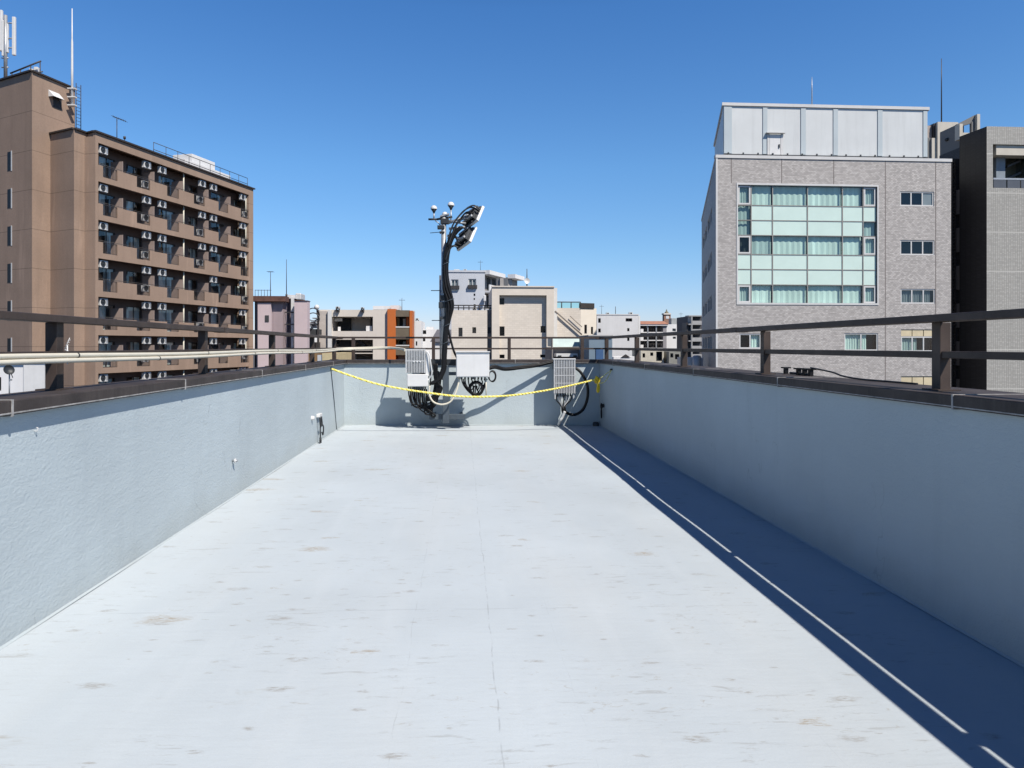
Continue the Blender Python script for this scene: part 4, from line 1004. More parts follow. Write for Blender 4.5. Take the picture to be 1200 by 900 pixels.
    c = Vector((a.x, a.y, z1 + .6)); MB().lathe(c, [(0, 0), (.15, .03), (.28, .1), (.33, .15)], 14, (RT * -.4 + ZU * 1 - FW * .3)).build('dish', M['white'], t, fixn=False); MB().cyl((a.x, a.y, z1), c, .04, 6).build('pole', M['galv'], t)
office()
# ============================================================ dark building far right
def slate():
    d0 = 52.5; C = at(1156.3, HZ, d0); fr = Fr(C, 13500); sd = Fr(C, 470, flip=True)
    r = fr_root('tiled_tower', fr, 'grey ribbed tile building with black shaded flank at the right edge', 'building')
    zt = fr.z(1156.3, 148); uR = fr.u(1290)
    tile = tile_mat('grey_stack_tile', (.50, .49, .45), (.30, .29, .27), .17, .10, 0, .14, .018, .22, big=2.9)
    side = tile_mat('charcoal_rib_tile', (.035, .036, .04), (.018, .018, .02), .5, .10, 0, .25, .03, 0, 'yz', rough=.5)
    h = fr.rect(1163.5, 169.5, 1225, 220.5)
    MB().holed(fr, 0, uR, GZ, zt, [h], 2.4).build('facade', tile, r, fixn=False)
    B = sd.p(sd.u(1124.4), 0, 0)
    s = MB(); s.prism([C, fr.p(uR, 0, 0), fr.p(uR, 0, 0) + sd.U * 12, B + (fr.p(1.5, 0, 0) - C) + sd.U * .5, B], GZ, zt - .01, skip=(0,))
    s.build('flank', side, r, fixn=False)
    cr = mat('ivory_render', (.62, .58, .50), .8, .06)
    MB().poly([fr.p(h[0], 2.39, h[2]), fr.p(h[1], 2.39, h[2]), fr.p(h[1], 2.39, h[3]), fr.p(h[0], 2.39, h[3])]).build('loggia_back', mat('loggia_wall', (.20, .21, .18), .8), r, fixn=False)
    a = fr.rect(1167.5, 170, 1225, 182, .15); MB().fbox(fr, a[0], a[1], .15, 1.05, a[2], h[3] - .01).build('lintel', cr, r)
    a = fr.rect(1167.5, 182, 1178, 212, .8); MB().fbox(fr, a[0], a[1], .8, 1.1, h[2], a[3] - .002).build('pier', mat('bluegrey_pier', (.26, .31, .36), .8), r)
    s = MB(); a = fr.rect(1192, 183, 1225, 211, 1.6); s.fbox(fr, a[0], a[1], 1.6, 1.7, a[2], a[3]); s.build('stair_window', M['glassdark'], r)
    s = MB()
    for k in range(2):
        q0 = fr.p(fr.u(1178, 1.4), 1.4, fr.z(1178, 196 + 14 * k, 1.4)); q1 = fr.p(fr.u(1194, 1.4), 1.4, fr.z(1194, 189 + 14 * k, 1.4)); s.obox((q0 + q1) / 2, (q1 - q0), FW * .5, (0, 0, .16))
    s.build('stair_flight', M['framedark'], r)
    a = fr.rect(1163.5, 209, 1225, 211, .1); MB().fbox(fr, a[0] + .01, a[1], .05, .12, a[2], a[3]).build('handrail', M['galv'], r)
    s = MB(); 
    for x in (1163.8, 1180, 1196, 1212): a = fr.rect(x, 211, x + 15, 220, .1); s.fbox(fr, a[0] + .02, a[1], .07, .1, h[2], a[3])
    s.build('railing_glass', mat('smoked_panel', (.10, .11, .13), .4), r)
    s = MB(); 
    for (x0, x1) in ((1169, 1172.5), (1173.5, 1179), (1197.5, 1200)): a = fr.rect(x0, 211, x1, 221.5, .14); s.fbox(fr, a[0], a[1], .14, .3, h[2], a[3])
    s.build('railing_panel', cr, r)
    MB().lathe(fr.p(fr.u(1197.6, 1.2), 1.2, fr.z(1197, 184, 1.2)), [(0, .12), (.09, .1), (.14, 0), (.09, -.1), (0, -.12)], 12).build('ceiling_lamp', M['white'], r)
    # roof superstructure behind
    d1 = 62.0; C2 = at(1124.5, HZ, d1); f2 = Fr(C2, 560, flip=True)
    r2 = root('rooftop_structure', (C2.x, C2.y, GZ), 'grey and ivory stair head with open frame rising behind the black flank', 'building', None, math.atan2(f2.U.y, f2.U.x))
    gy = mat('mid_grey_render', (.20, .20, .195), .8, .08, .5); dg = tile_mat('dark_grey_tile', (.085, .083, .088), (.05, .05, .05), .3, .12, .5, .2, .015, 0, rough=.7)
    ua, ub = f2.u(1101.5), f2.u(1124.5); u0, u1 = min(ua, ub), max(ua, ub)
    z1 = f2.z(1124.5, 144.5); z2 = f2.z(1124.5, 173)
    def wallslab(fx, x0, x1, v0, v1, z0, z1): a, b = sorted((fx.u(x0), fx.u(x1))); return MB().fbox(fx, a, b, v0, v1, z0, z1)
    wallslab(f2, 1101.5, 1124.4, 0, .4, z2, z1).build('upper_wall', gy, r2)
    wallslab(f2, 1101.5, 1124.4, -.05, .45, GZ, z2 - .01).build('lower_wall', dg, r2)
    c = f2.p(f2.u(1109.5), -.06, f2.z(1109.5, 164)); MB().lathe(c, [(0, .3), (.12, .25), (.15, 0)], 8, -FW).build('wall_light', M['dark'], r2)
    # open frame (ivory)
    f3 = Fr(at(1124.5, HZ, 61), 13500)
    def pr(x0, y0, x1, y1, v0=0, v1=.6, m=cr, nm='frame_post'): a = f3.rect(x0, y0, x1, y1); return MB().fbox(f3, a[0], a[1], v0, v1, a[2], a[3]).build(nm, m, r2)
    pr(1145.2, 133.6, 1148.6, 163); pr(1124.6, 145, 1128.3, 163); pr(1128.4, 155.5, 1145.1, 163, nm='frame_beam')
    q = [f3.p(f3.u(1124.6), .3, f3.z(1124.6, 144)), f3.p(f3.u(1145.1), .3, f3.z(1145.1, 133.6)), f3.p(f3.u(1145.1), .3, f3.z(1145.1, 142)), f3.p(f3.u(1124.6), .3, f3.z(1124.6, 148))]
    s = MB(); s.hexa([q[3], q[2], q[2] + FW * .3, q[3] + FW * .3, q[0], q[1], q[1] + FW * .3, q[0] + FW * .3]); s.build('frame_top', gy, r2)
    pr(1141, 141.5, 1145.1, 155.4, .25, .5, gy)
    # ivory block left of it
    f4 = Fr(at(1099, HZ, 72), 13500)
    def pq(x0, y0, x1, y1, v0, v1, m, nm, zb=None): a = f4.rect(x0, y0, x1, y1); return MB().fbox(f4, a[0], a[1], v0, v1, a[2] if zb is None else zb, a[3]).build(nm, m, r2)
    pq(1098.8, 143, 1123, 200, 0, 5, cr, 'ivory_wall', GZ); pq(1093.6, 161, 1098.7, 200, .2, 4, cr, 'ivory_wall', GZ)
    pq(1096.5, 143.5, 1098.7, 161, .3, 2, M['framedark'], 'dark_post'); pq(1087.5, 145, 1096.4, 160, .6, 2, mat('pinkish_block', (.45, .38, .34), .8), 'plant_box')
    pq(1088, 160, 1093.4, 200, .4, 4, gy, 'side_wall', GZ)
    a = f4.p(f4.u(1118.7), 2, f4.z(1118.7, 143)); t = root('lightning_rod', a, 'tall thin dark lightning rod right of the office block roof', 'lightning rod')
    zt_ = f4.z(1118.7, 69, 2); MB().tube([a, (a.x, a.y, f4.z(1118, 100, 2)), (a.x, a.y, zt_)], [.07, .05, .03], 6).build('rod', M['framedark'], t); MB().cyl(a, a + ZU * .4, .12, 8).build('base', M['framedark'], t)
    # dark block in the gap, with stacked balconies
    f5 = Fr(at(1113, HZ, 56), 13500)
    r3 = fr_root('slate_block', f5, 'narrow dark building with stacked grey balcony ends in the gap beside the office block', 'building')
    a = f5.rect(1113.5, 186, 1130, 400); MB().fbox(f5, a[0], a[1], 0, 6, GZ, a[3]).build('wall', dg, r3)
    for k in range(7):
        a = f5.rect(1118.5, 224 + 44 * k, 1124.5, 252 + 44 * k); MB().fbox(f5, a[0], a[1], -1.2, -.01, a[2], a[3]).build('balcony', mat_balc, r3)
    a = f5.rect(1113.2, 190, 1117.5, 470); s = MB()
    z = a[2]
    while z < a[3]: s.fbox(f5, a[0], a[1], -.25, -.1, z, z + .09); z += .26
    s.fbox(f5, a[0], a[0] + .06, -.26, -.09, a[2], a[3]); s.fbox(f5, a[1] - .06, a[1], -.26, -.09, a[2], a[3]); s.build('louvre_screen', M['framedark'], r3)
mat_balc = mat('grey_balcony', (.13, .13, .145), .7)
slate()
# ============================================================ middle distance
def block(name, label, x0, x1, ytop, d, m, vp=13500, depth=10, yref=None, wins=(), glass='glassdark', frame='framedark', cap=None, svp=None, rev=.15, cat='building', curtain=None):
    fr = Fr(at(x0, HZ, d), vp); r = fr_root(name, fr, label, cat)
    zt = fr.z(x0, ytop) if yref is None else fr.z(yref, ytop); u1 = fr.u(x1)
    hs = [fr.rect(*w_[:4]) for w_ in wins]
    MB().holed(fr, 0, u1, GZ, zt, hs, rev).build('facade', m, r, fixn=False)
    if svp is None: dv = fr.V
    else: dv = Fr(fr.O, svp).U
    s = MB(); s.prism([fr.p(0, 0, 0), fr.p(u1, 0, 0), fr.p(u1, 0, 0) + dv * depth, fr.p(0, 0, 0) + dv * depth], GZ, zt, skip=(0,)); s.build('body', m, r, fixn=False)
    for h, w_ in zip(hs, wins): window(fr, r, *h, rev * .6, w_[4] if len(w_) > 4 else 1, glass, frame, curtain, .6, .05)
    if cap:
        c = MB(); c.fbox(fr, -.08, u1 + .08, -.08, .2, zt + .001, zt + cap[0]); c.build('roof_edge', cap[1], r)
    return fr, r, zt, u1, dv
def fb(fr, r, x0, y0, x1, y1, v0, v1, m, nm, zb=None, bevel=0):
    a = fr.rect(x0, y0, x1, y1, v0); return MB().fbox(fr, a[0], a[1], v0, v1, a[2] if zb is None else zb, a[3]).build(nm, m, r, bevel=bevel)
def rod(name, label, cat, fr, x, y0, y1, v, rad, m, extra=None):
    a = fr.p(fr.u(x, v), v, fr.z(x, y1, v)); t = root(name, a, label, cat); top = (a.x, a.y, fr.z(x, y0, v))
    MB().cyl(a, top, rad, 6, rad * .5).build('pole', m, t); 
    if extra: extra(t, Vector(top))
    else: MB().cyl(a, a + ZU * rad * 6, rad * 2.2, 6).build('base', m, t)
    return t
def comb(t, top):
    s = MB(); s.cyl(top - RT * .3, top + RT * .3, .025, 4)
    for k in range(5): s.cyl(top + RT * (-.28 + .14 * k) - FW * .4, top + RT * (-.28 + .14 * k) + FW * .4, .015, 4)
    s.build('comb', M['framedark'], t)
lil = mat('lilac_render', (.64, .53, .55), .8, .06, .4, streak=.15, sscale=1); lil2 = mat('mauve_render', (.40, .32, .335), .8, .06, .4, streak=.1, sscale=1)
# lilac building
def lilac():
    fr, r, zt, u1, dv = block('lilac_building', 'lilac rendered building with rust brown roof edge beside the brown apartment block', 300, 331.5, 353.5, 74, lil2, wins=())
    rust = mat('rust_edge', (.13, .065, .05), .8, .3, 2)
    c = fr.rect(309.5, 368.5, 315.5, 378, -.5)
    fb(fr, r, 302, 355, 317.5, 470, -.5, -.01, lil, 'front_bay', GZ); fb(fr, r, 310.5, 369.5, 315, 377, -.56, -.501, M['interior'], 'window')
    s = MB(); s.fbox(fr, -.3, u1 + .4, -.7, 1.0, zt + .001, zt + .55); s.build('roof_edge', rust, r)
    fb(fr, r, 298.5, 352, 301.9, 470, .3, 3, M['framedark'], 'dark_recess', GZ)
    fb(fr, r, 331.6, 350, 344.8, 470, 2.0, 6, mat('shaded_lilac', (.16, .13, .15), .8), 'stair_recess', GZ)  # the recess's shade is put into this dark wall colour
    fb(fr, r, 345, 352.6, 360.2, 470, .0, 1.2, lil, 'right_wing', GZ); fb(fr, r, 344.8, 352, 360.5, 352.55, -.1, 1.3, rust, 'roof_edge')
    fb(fr, r, 341, 348, 344, 470, .8, 1.2, M['white'], 'riser_duct', GZ)
    for y in (366, 380, 394, 408): fb(fr, r, 332, y - .6, 344, y + .6, .7, .79, M['framedark'], 'duct_strap')
    fb(fr, r, 320, 356, 331.4, 470, -.04, -.002, lil2, 'wall_panel', GZ)
    fb(fr, r, 337, 345.5, 345.5, 349.8, 1, 3, M['white'], 'roof_hatch')
    a = fr.rect(346, 343.6, 352.8, 352.4, 2); t = root('water_tank', fr.p(a[0], 2, a[2]), 'grey rooftop tank on the lilac building', 'tank')
    MB().fbox(fr, a[0], a[1], 2, 4, a[2] + .1, a[3]).build('tank', M['cast'], t, bevel=.1); MB().fbox(fr, a[0], a[1], 2.1, 3.9, a[2], a[2] + .09).build('stand', M['framedark'], t)
    s = MB(); 
    for k in range(6): x = 299 + k * 3.6; a = fr.p(fr.u(x), 0, zt + .5); s.cyl(a, a + ZU * .75, .025, 4)
    s.cyl(fr.p(fr.u(299), 0, zt + 1.2), fr.p(fr.u(318), 0, zt + 1.2), .025, 4); s.build('roof_rail', M['framedark'], r)
    rod('television_antenna', 'thin television antenna with short comb on the lilac building', 'antenna', fr, 317, 318.5, 350, 1, .05, M['framedark'], comb)
    rod('whip_antenna', 'tallest thin aerial on the lilac building', 'antenna', fr, 335.7, 304, 348, 2.5, .05, M['framedark'])
lilac()
cre = mat('cream_stone', (.76, .70, .63), .8, .06, .3, streak=.12, sscale=1)
def parking():
    d = 88
    fr = Fr(at(374, HZ, d), 13500)
    r = fr_root('cream_building', fr, 'cream low building with wide open galleries, left of the orange corner', 'building')
    gal = mat('gallery_interior', (.42, .38, .35), .9, .1); zt = fr.z(420, 363)
    holes = [fr.rect(388.5, 371, 437, 388), fr.rect(389.5, 398, 437, 413.5), fr.rect(388.5, 414.5, 437, 425)]
    u0, u1 = fr.u(374), fr.u(454)
    MB().holed(fr, u0, u1, GZ, zt, holes, 5).build('facade', cre, r, fixn=False)
    MB().fbox(fr, u0, u1, 5.01, 12, GZ, zt).build('rear_body', gal, r)
    MB().poly([fr.p(u0, 0, zt), fr.p(u1, 0, zt), fr.p(u1, 5.1, zt), fr.p(u0, 5.1, zt)]).build('roof', M['roofgrey'], r)
    fb(fr, r, 384, 363.5, 388.3, 470, -.5, -.01, M['white'], 'pilaster', GZ)
    fb(fr, r, 374.1, 364.5, 383.9, 470, -.15, -.01, mat('beige_panel', (.58, .52, .47), .8), 'wall_panel', GZ)
    for (x0, y0, x1, y1, v, m, nm) in ((397, 374, 411, 387.9, 3.5, M['interior'], 'dark_opening'), (412, 372, 434, 387.9, 4.2, cre, 'inner_wall'), (392, 373, 401, 376.5, 1.5, M['white'], 'ceiling_light'),
                                      (429, 382, 437, 387.9, .6, M['whitewall'], 'low_wall'), (396, 383, 399, 387.9, .7, M['whitewall'], 'column'), (396.5, 398.5, 411, 406.5, 2.5, M['interior'], 'dark_opening'), (436, 371, 437.4, 388, .2, M['interior'], 'column'),
                                      (388.6, 406.8, 437, 411, .15, mat('gallery_band', (.42, .385, .35), .8), 'gallery_band'), (412, 414.5, 417, 425, .4, M['interior'], 'column')):
        fb(fr, r, x0, y0, x1, y1, v, v + .15, m, nm)
    s = MB(); a = fr.p(fr.u(419, 1.5), 1.5, fr.z(419, 398, 1.5)); b = fr.p(fr.u(429, 1.5), 1.5, fr.z(429, 406.5, 1.5)); s.obox((a + b) / 2, b - a, FW * 1.0, (0, 0, .5)); s.build('stair_flight', M['interior'], r)
    fb(fr, r, 437, 358.5, 458, 362.8, 3, 6, M['whitewall'], 'roof_hut'); fb(fr, r, 457.5, 357.8, 468, 363, 2, 5, M['white'], 'roof_hut')
    # orange corner
    org = mat('orange_panel', (.60, .16, .03), .6, .08, .4, streak=.15, sscale=1)
    f2 = Fr(at(454, HZ, d + .1), 13500); r2 = fr_root('orange_corner_building', f2, 'building corner clad in orange with stacked brown loggias', 'building')
    fb(f2, r2, 454, 362, 463.6, 470, 0, 3, org, 'orange_pier', GZ); fb(f2, r2, 480, 364, 483.3, 470, 0, 3, org, 'orange_pier', GZ)
    brn = mat('taupe_band', (.17, .14, .10), .8)
    fb(f2, r2, 463.65, 363.5, 479.95, 371, .1, 3, brn, 'top_band'); fb(f2, r2, 463.65, 384, 479.95, 397.5, .1, 3, brn, 'band'); fb(f2, r2, 463.65, 405.5, 479.95, 416, .1, 3, brn, 'band'); 
    fb(f2, r2, 463.65, 382.5, 479.95, 383.9, .05, .3, M['white'], 'band_sill'); fb(f2, r2, 463.65, 404.2, 479.95, 405.4, .05, .3, M['white'], 'band_sill')
    for (y0, y1) in ((371, 382.4), (397.6, 404.1)):
        fb(f2, r2, 463.65, y0, 479.95, y1, 2.6, 2.8, M['interior'], 'loggia_back'); fb(f2, r2, 464, y0 + 1, 468, y1, 2.2, 2.5, mat('pale_yellow', (.62, .55, .30), .8), 'loggia_wall')
        fb(f2, r2, 472.2, y0 + 2.5, 475.2, y1, 2.2, 2.5, M['curtain'], 'loggia_window'); fb(f2, r2, 476.2, y0 + .5, 479.9, y1, 1.0, 2.5, org, 'loggia_side')
    MB().fbox(f2, f2.u(455), f2.u(483.3), 3.01, 4.5, GZ, f2.z(460, 362.5)).build('rear_body', cre, r2)
    # spiral stair / round fixture at left
    f3 = Fr(at(361.5, HZ, 84), 13500); r3 = fr_root('stair_tower', f3, 'dark open stair frame between the lilac and cream buildings', 'stairs')
    fb(f3, r3, 371.5, 363, 373.5, 470, 0, .3, M['framedark'], 'frame_post', GZ); fb(f3, r3, 361.5, 385.5, 371.4, 392, .2, 3, M['interior'], 'landing')
    a = f3.rect(361.5, 401, 371.4, 470, 1); MB().fbox(f3, a[0], a[1], 1, 3, GZ, a[3]).build('dark_base', M['framedark'], r3)
    for k, (cy, rr) in enumerate(((368.5, .75), (374, .75))):
        c = f3.p(f3.u(367), 0, f3.z(367, cy)); MB().tube([c + RT * (rr * math.sin(t)) + ZU * (rr * math.cos(t)) for t in [j * math.pi / 8 for j in range(17)]], .06, 5, False).build('ring', M['framedark'], r3)
    s = MB(); 
    for k in range(5): a = f3.p(f3.u(362 + k * 2), .3, f3.z(362 + k * 2, 385 - k * 3)); s.obox(a, RT * .5, FW * 1.5, (0, 0, .12))
    s.build('treads', M['galv'], r3)
    fb(f3, r3, 362, 377, 371.4, 378, 0, 1.5, M['white'], 'landing'); fb(f3, r3, 364, 379, 371, 384.5, .5, 1, M['curtain'], 'panel')
    q = f3.p(f3.u(371), .1, f3.z(371, 360)); t = root('globe_finial', (q.x, q.y, q.z - .6), 'white ball on a post above the open stair frame', 'ball')
    MB().lathe(q, [(0, -.32), (.2, -.25), (.32, 0), (.2, .25), (0, .32)], 12).build('ball', M['white'], t); MB().cyl(q - ZU * .9, q - ZU * .3, .05, 6).build('post', M['galv'], t)
    # low yellow building in front of it
    f4, r4, _, _, _ = block('yellow_house', 'low pale yellow building below the cream galleries, just over the left parapet', 377.5, 392, 414, 60, mat('pale_yellow_wall', (.60, .50, .30), .8))
    f4, r4, _, _, _ = block('ochre_house', 'low dark ochre building just over the left parapet beside the lilac building', 361.5, 371, 413.5, 62, mat('ochre_wall', (.28, .17, .08), .8))
    fb(f4, r4, 372, 416, 380, 424, -2, -1.4, M['cast'], 'roof_vent')
parking()
def white_low():
    fr, r, zt, u1, dv = block('white_house', 'plain white house right of the orange corner', 483.6, 494, 376, 95, M['whitewall'], wins=((487.2, 400, 489, 405),), depth=8)
    fr, r, zt, u1, dv = block('white_house', 'white flat roofed house with dark upper windows, just left of the mast foot', 494.2, 515, 386, 98, M['whitewall'], wins=((494.8, 387, 499.5, 391.5), (495, 394.5, 498.5, 400)), depth=8)
    fb(fr, r, 499.5, 383, 508, 388, 1, 3, M['white'], 'roof_hut')
    fr, r, zt, u1, dv = block('dark_roof_house', 'small house with a slate grey pitched roof behind the mast', 507, 529, 400.5, 85, M['whitewall'], depth=6)
    sl = mat('slate_roof', (.13, .13, .15), .8, .15, 2)
    q = [fr.p(0 - .3, -.3, zt), fr.p(u1, -.3, zt), fr.p(u1, 3, fr.z(520, 385.5, 0)), fr.p(fr.u(511), 3, fr.z(520, 385.5, 0))]
    s = MB(); s.poly(q); s.poly([q[0], q[3], fr.p(-.3, 6.3, zt)]); s.poly([q[3], q[2], fr.p(u1, 6.3, zt), fr.p(-.3, 6.3, zt)]); s.build('pitched_roof', sl, r, fixn=False)
    # white low building left edge
    fr, r, zt, u1, dv = block('white_shed', 'low white building just over the left parapet at the left edge', -60, 52.5, 424, 24, M['whitewall'], wins=((-8, 442, 1.4, 458),), depth=6, svp=-20)
    fb(fr, r, 27.5, 425, 52.2, 480, -.05, -.01, M['white'], 'shading_panel', GZ)  # thin plate added to stand in for shading on the wall's right portion
    s = MB(); s.fbox(fr, 0, u1 + .1, -.12, 0.3, zt, zt + .08); s.build('roof_edge', M['framedark'], r)
    f2 = Fr(at(11, HZ, 21), 13500); c = f2.p(f2.u(11), 0, f2.z(11, 434)); t = root('satellite_dish', (c.x, c.y, f2.z(11, 462)), 'dark round satellite dish on a thin pole before the white building at left', 'satellite dish')
    MB().cyl((c.x, c.y, f2.z(11, 470)), c, .018, 6).build('pole', M['galv'], t)
    MB().lathe(c - FW * .05, [(0, 0), (.07, .01), (.13, .035), (.15, .06)], 16, (RT * .75 + ZU * .3 - FW * .5)).build('dish', M['dark'], t, fixn=False)
    MB().cyl(c + RT * .02, c + RT * .1 - ZU * .22, .012, 5).build('arm', M['dark'], t); MB().obox(c + RT * .03 - ZU * .28, RT * .07, FW * .05, ZU * .05).build('receiver', M['galv'], t)
    f2 = Fr(at(80, HZ, 30), 13500); c = f2.p(f2.u(79), 0, f2.z(79, 413)); t = root('television_antenna', c, 'small white branched antenna beside the left railing post', 'antenna')
    MB().cyl((c.x, c.y, c.z - .5), c + ZU * .3, .025, 6).build('pole', M['white'], t)
    s = MB(); s.cyl(c - RT * .12 + ZU * .1, c + RT * .1 + ZU * .62, .012, 5); s.cyl(c - RT * .1 + ZU * .12, c + RT * .15, .02, 5)
    for k in range(4): q = c + RT * (-.05 + .04 * k) + ZU * (.2 + .1 * k); s.cyl(q - RT * .07, q + RT * .07 + ZU * .03, .009, 4)
    s.build('comb', M['white'], t)
white_low()
ctile = tile_mat('cream_tile', (.84, .77, .68), (.76, .69, .60), .45, .2, .5, .05, .02, .1, rough=.75, bump=.1)
def cream_tiles():
    d = 68
    fr = Fr(at(529, HZ, d), 13500); r = fr_root('tiled_hall', fr, 'cream tiled hall with a framed central wall and small square windows behind the far railing', 'building')
    R_ = fr.rect
    gry = mat('shaded_return', (.30, .27, .25), .8)  # shade on the hall's narrow return is put into this grey
    # left wing
    w1 = [R_(537.3, 384, 542, 394.3), R_(553.5, 383.5, 558, 390.5), R_(570, 383.5, 575, 390.5)]
    zw = fr.z(550, 363.5); MB().holed(fr, 0, fr.u(571), GZ, zw, w1[:2], .2).build('left_wing', ctile, r, fixn=False)
    MB().fbox(fr, 0, fr.u(571), .6, 12, GZ, zw).build('left_wing_body', ctile, r)
    for h in w1[:2]: window(fr, r, *h, .12, 1, 'glassdark', 'framedark')
    fb(fr, r, 571, 363, 576.2, 470, .3, 9, gry, 'shaded_return', GZ); fb(fr, r, 570.3, 383.5, 574.8, 390.5, .24, .299, M['interior'], 'window')
    s = MB()
    for yy in (357.5, 360.5): s.cyl(fr.p(fr.u(531), .5, fr.z(550, yy)), fr.p(fr.u(576), .5, fr.z(550, yy)), .05, 4)
    for k in range(8): x = 531 + k * 6.2; s.cyl(fr.p(fr.u(x), .5, zw), fr.p(fr.u(x), .5, fr.z(550, 357.3)), .05, 4)
    s.build('roof_rail', M['framedark'], r)
    # centre: outer frame and recessed wall
    fx = fr; u0, u1 = fr.u(576.2), fr.u(648.5); zt = fr.z(610, 337); rec = R_(585, 346.3, 640, 520)
    MB().holed(fx, u0, u1, GZ, zt, [(rec[0], rec[1], GZ, rec[3])], .5, -.4).build('portal_frame', mat('cream_plain', (.80, .73, .64), .8, .05), r, fixn=False)
    hw = [R_(585.4, 349.3, 591, 357, .1), R_(585.4, 382.5, 591.3, 393.7, .1), R_(633.5, 382, 639.4, 389.8, .1), R_(585.4, 415.5, 591.3, 420, .1), R_(633, 415.5, 639.4, 419, .1)]
    MB().holed(fx, rec[0], rec[1], GZ, rec[3], hw, .2, .1).build('centre_wall', ctile, r, fixn=False)
    for h in hw: window(fx, r, *h, .2, 1, 'glassdark', 'framedark')
    s = MB(); s.prism([fr.p(u0, -.4, 0), fr.p(u1, -.4, 0), fr.p(u1 + .5, 9, 0), fr.p(u0, 9, 0)], GZ, zt, skip=(0,)); s.build('centre_body', cre, r, fixn=False)
    MB().fbox(fr, u0 - .05, u1 + .05, -.5, 0, zt + .001, zt + .12).build('roof_edge', cre, r)
    fb(fr, r, 648.6, 337.5, 653, 470, .6, 8, M['white'], 'white_return', GZ)
    # right wing and white flank
    zr = fr.z(665, 360.5); ur = fr.u(682); MB().fbox(fr, u1, ur, .8, 12, GZ, zr).build('right_wing', ctile, r)
    A = fr.p(ur, .8, 0); sf = Fr(A, 760, flip=True); 
    ivw = mat('ivory_flank', (.86, .80, .70), .8, .04)
    uq = sf.u(699); 
    f6 = Fr(A, 2600); ue = f6.u(699)
    hh = [f6.rect(684.8, 380.5, 687.8, 391), f6.rect(692.5, 383, 695, 391.5)]
    MB().holed(f6, 0.002, ue, GZ, zr, hh, .2).build('flank_wall', ivw, r, fixn=False)
    for h in hh: window(f6, r, *h, .12, 1, 'glassdark', 'framedark')
    B = f6.p(ue, 0, 0); s = MB(); s.prism([A, B, B + FW * 8, A + FW * 8], GZ, zr, skip=(0, 3)); s.build('flank_body', ivw, r, fixn=False)
    MB().fbox(f6, -.05, f6.u(696), -.1, .25, zr + .002, zr + .5).build('roof_edge', M['framedark'], r)
    s = MB(); s.cyl(fr.p(u1, .9, fr.z(660, 353.3)), fr.p(ur, .9, fr.z(660, 353.3)), .05, 4)
    for k in range(4): u = u1 + (ur - u1) * k / 3; s.cyl(fr.p(u, .9, zr), fr.p(u, .9, fr.z(660, 353)), .05, 4)
    s.build('roof_rail', M['framedark'], r)
    MB().fbox(fr, u1 + .3, ur - .1, .95, .97, zr + .02, fr.z(660, 354)).build('rail_glass', M['glassgreen'], r)
    a, b = fr.p(fr.u(650.5, .6), .6, fr.z(650, 364)), fr.p(fr.u(682, .6), .6, fr.z(682, 392)); MB().cyl(a, b, .08, 6).build('sloping_pipe', gry, r)
    a, b = fr.p(fr.u(668, .6), .6, fr.z(668, 370)), fr.p(fr.u(682, .6), .6, fr.z(682, 383)); MB().cyl(a, b, .04, 6).build('sloping_pipe', gry, r)
    rod('dish_mast', 'thin mast with a small white dish on the cream tiled hall', 'antenna', fr, 617.5, 315, 337, 1, .07, M['framedark'],
        lambda t, top: MB().lathe(top - ZU * 1.2 - FW * .15, [(0, 0), (.15, .02), (.28, .08)], 12, -FW + RT * .2).build('dish', M['white'], t, fixn=False))
    # canopy building before it
    f7 = Fr(at(647.5, HZ, 50), 13500); r7 = fr_root('canopy_building', f7, 'low grey building with a pale green glass canopy behind the right radio unit', 'building')
    s = MB(); z0, z1 = f7.z(660, 406.5), f7.z(660, 396.5); a = f7.u(647.5); b0 = f7.u(680); b1 = f7.u(685.5)
    s.hexa([f7.p(a, 0, z0), f7.p(b0, 0, z0), f7.p(b0, 3, z0 + .05), f7.p(a, 3, z0 + .05), f7.p(a, .4, z1), f7.p(b1, .4, z1), f7.p(b1, 3, z1), f7.p(a, 3, z1)]); s.build('canopy', mat('aqua_canopy', (.50, .62, .60), .5), r7)
    fb(f7, r7, 649, 407, 685, 470, .5, 6, mat('taupe_wall', (.28, .25, .25), .8), 'wall', GZ); fb(f7, r7, 646.8, 396, 648, 470, -.2, .3, gry, 'edge_post', GZ)
    fb(f7, r7, 652, 414.3, 677, 418, -.8, .4, M['white'], 'ledge'); fb(f7, r7, 654, 416.5, 658, 418.2, -.9, -.801, M['interior'], 'ledge_vent'); fb(f7, r7, 672, 416.3, 676, 418.2, -.9, -.801, M['interior'], 'ledge_vent')
    fb(f7, r7, 685.8, 396, 690, 470, -.3, 2, mat('brown_post', (.16, .10, .085), .8), 'brown_post', GZ)
    blu = mat('bluegrey_metal', (.20, .27, .33), .6, .12, .5); f8 = Fr(at(690.3, HZ, 46), 13500); r8 = fr_root('blue_grey_shed', f8, 'blue grey metal shed with deep blue door behind the far right corner post', 'shed')
    fb(f8, r8, 690.3, 394, 717.5, 470, 0, 4, blu, 'wall', GZ); fb(f8, r8, 698.5, 408, 707, 421, -.06, -.005, mat('deep_blue', (.05, .12, .26), .6), 'blue_door')
    fb(f8, r8, 689.5, 392.6, 718.5, 393.9, -.15, 4.1, mat('pale_slab', (.45, .44, .43), .8), 'roof_edge')
cream_tiles()
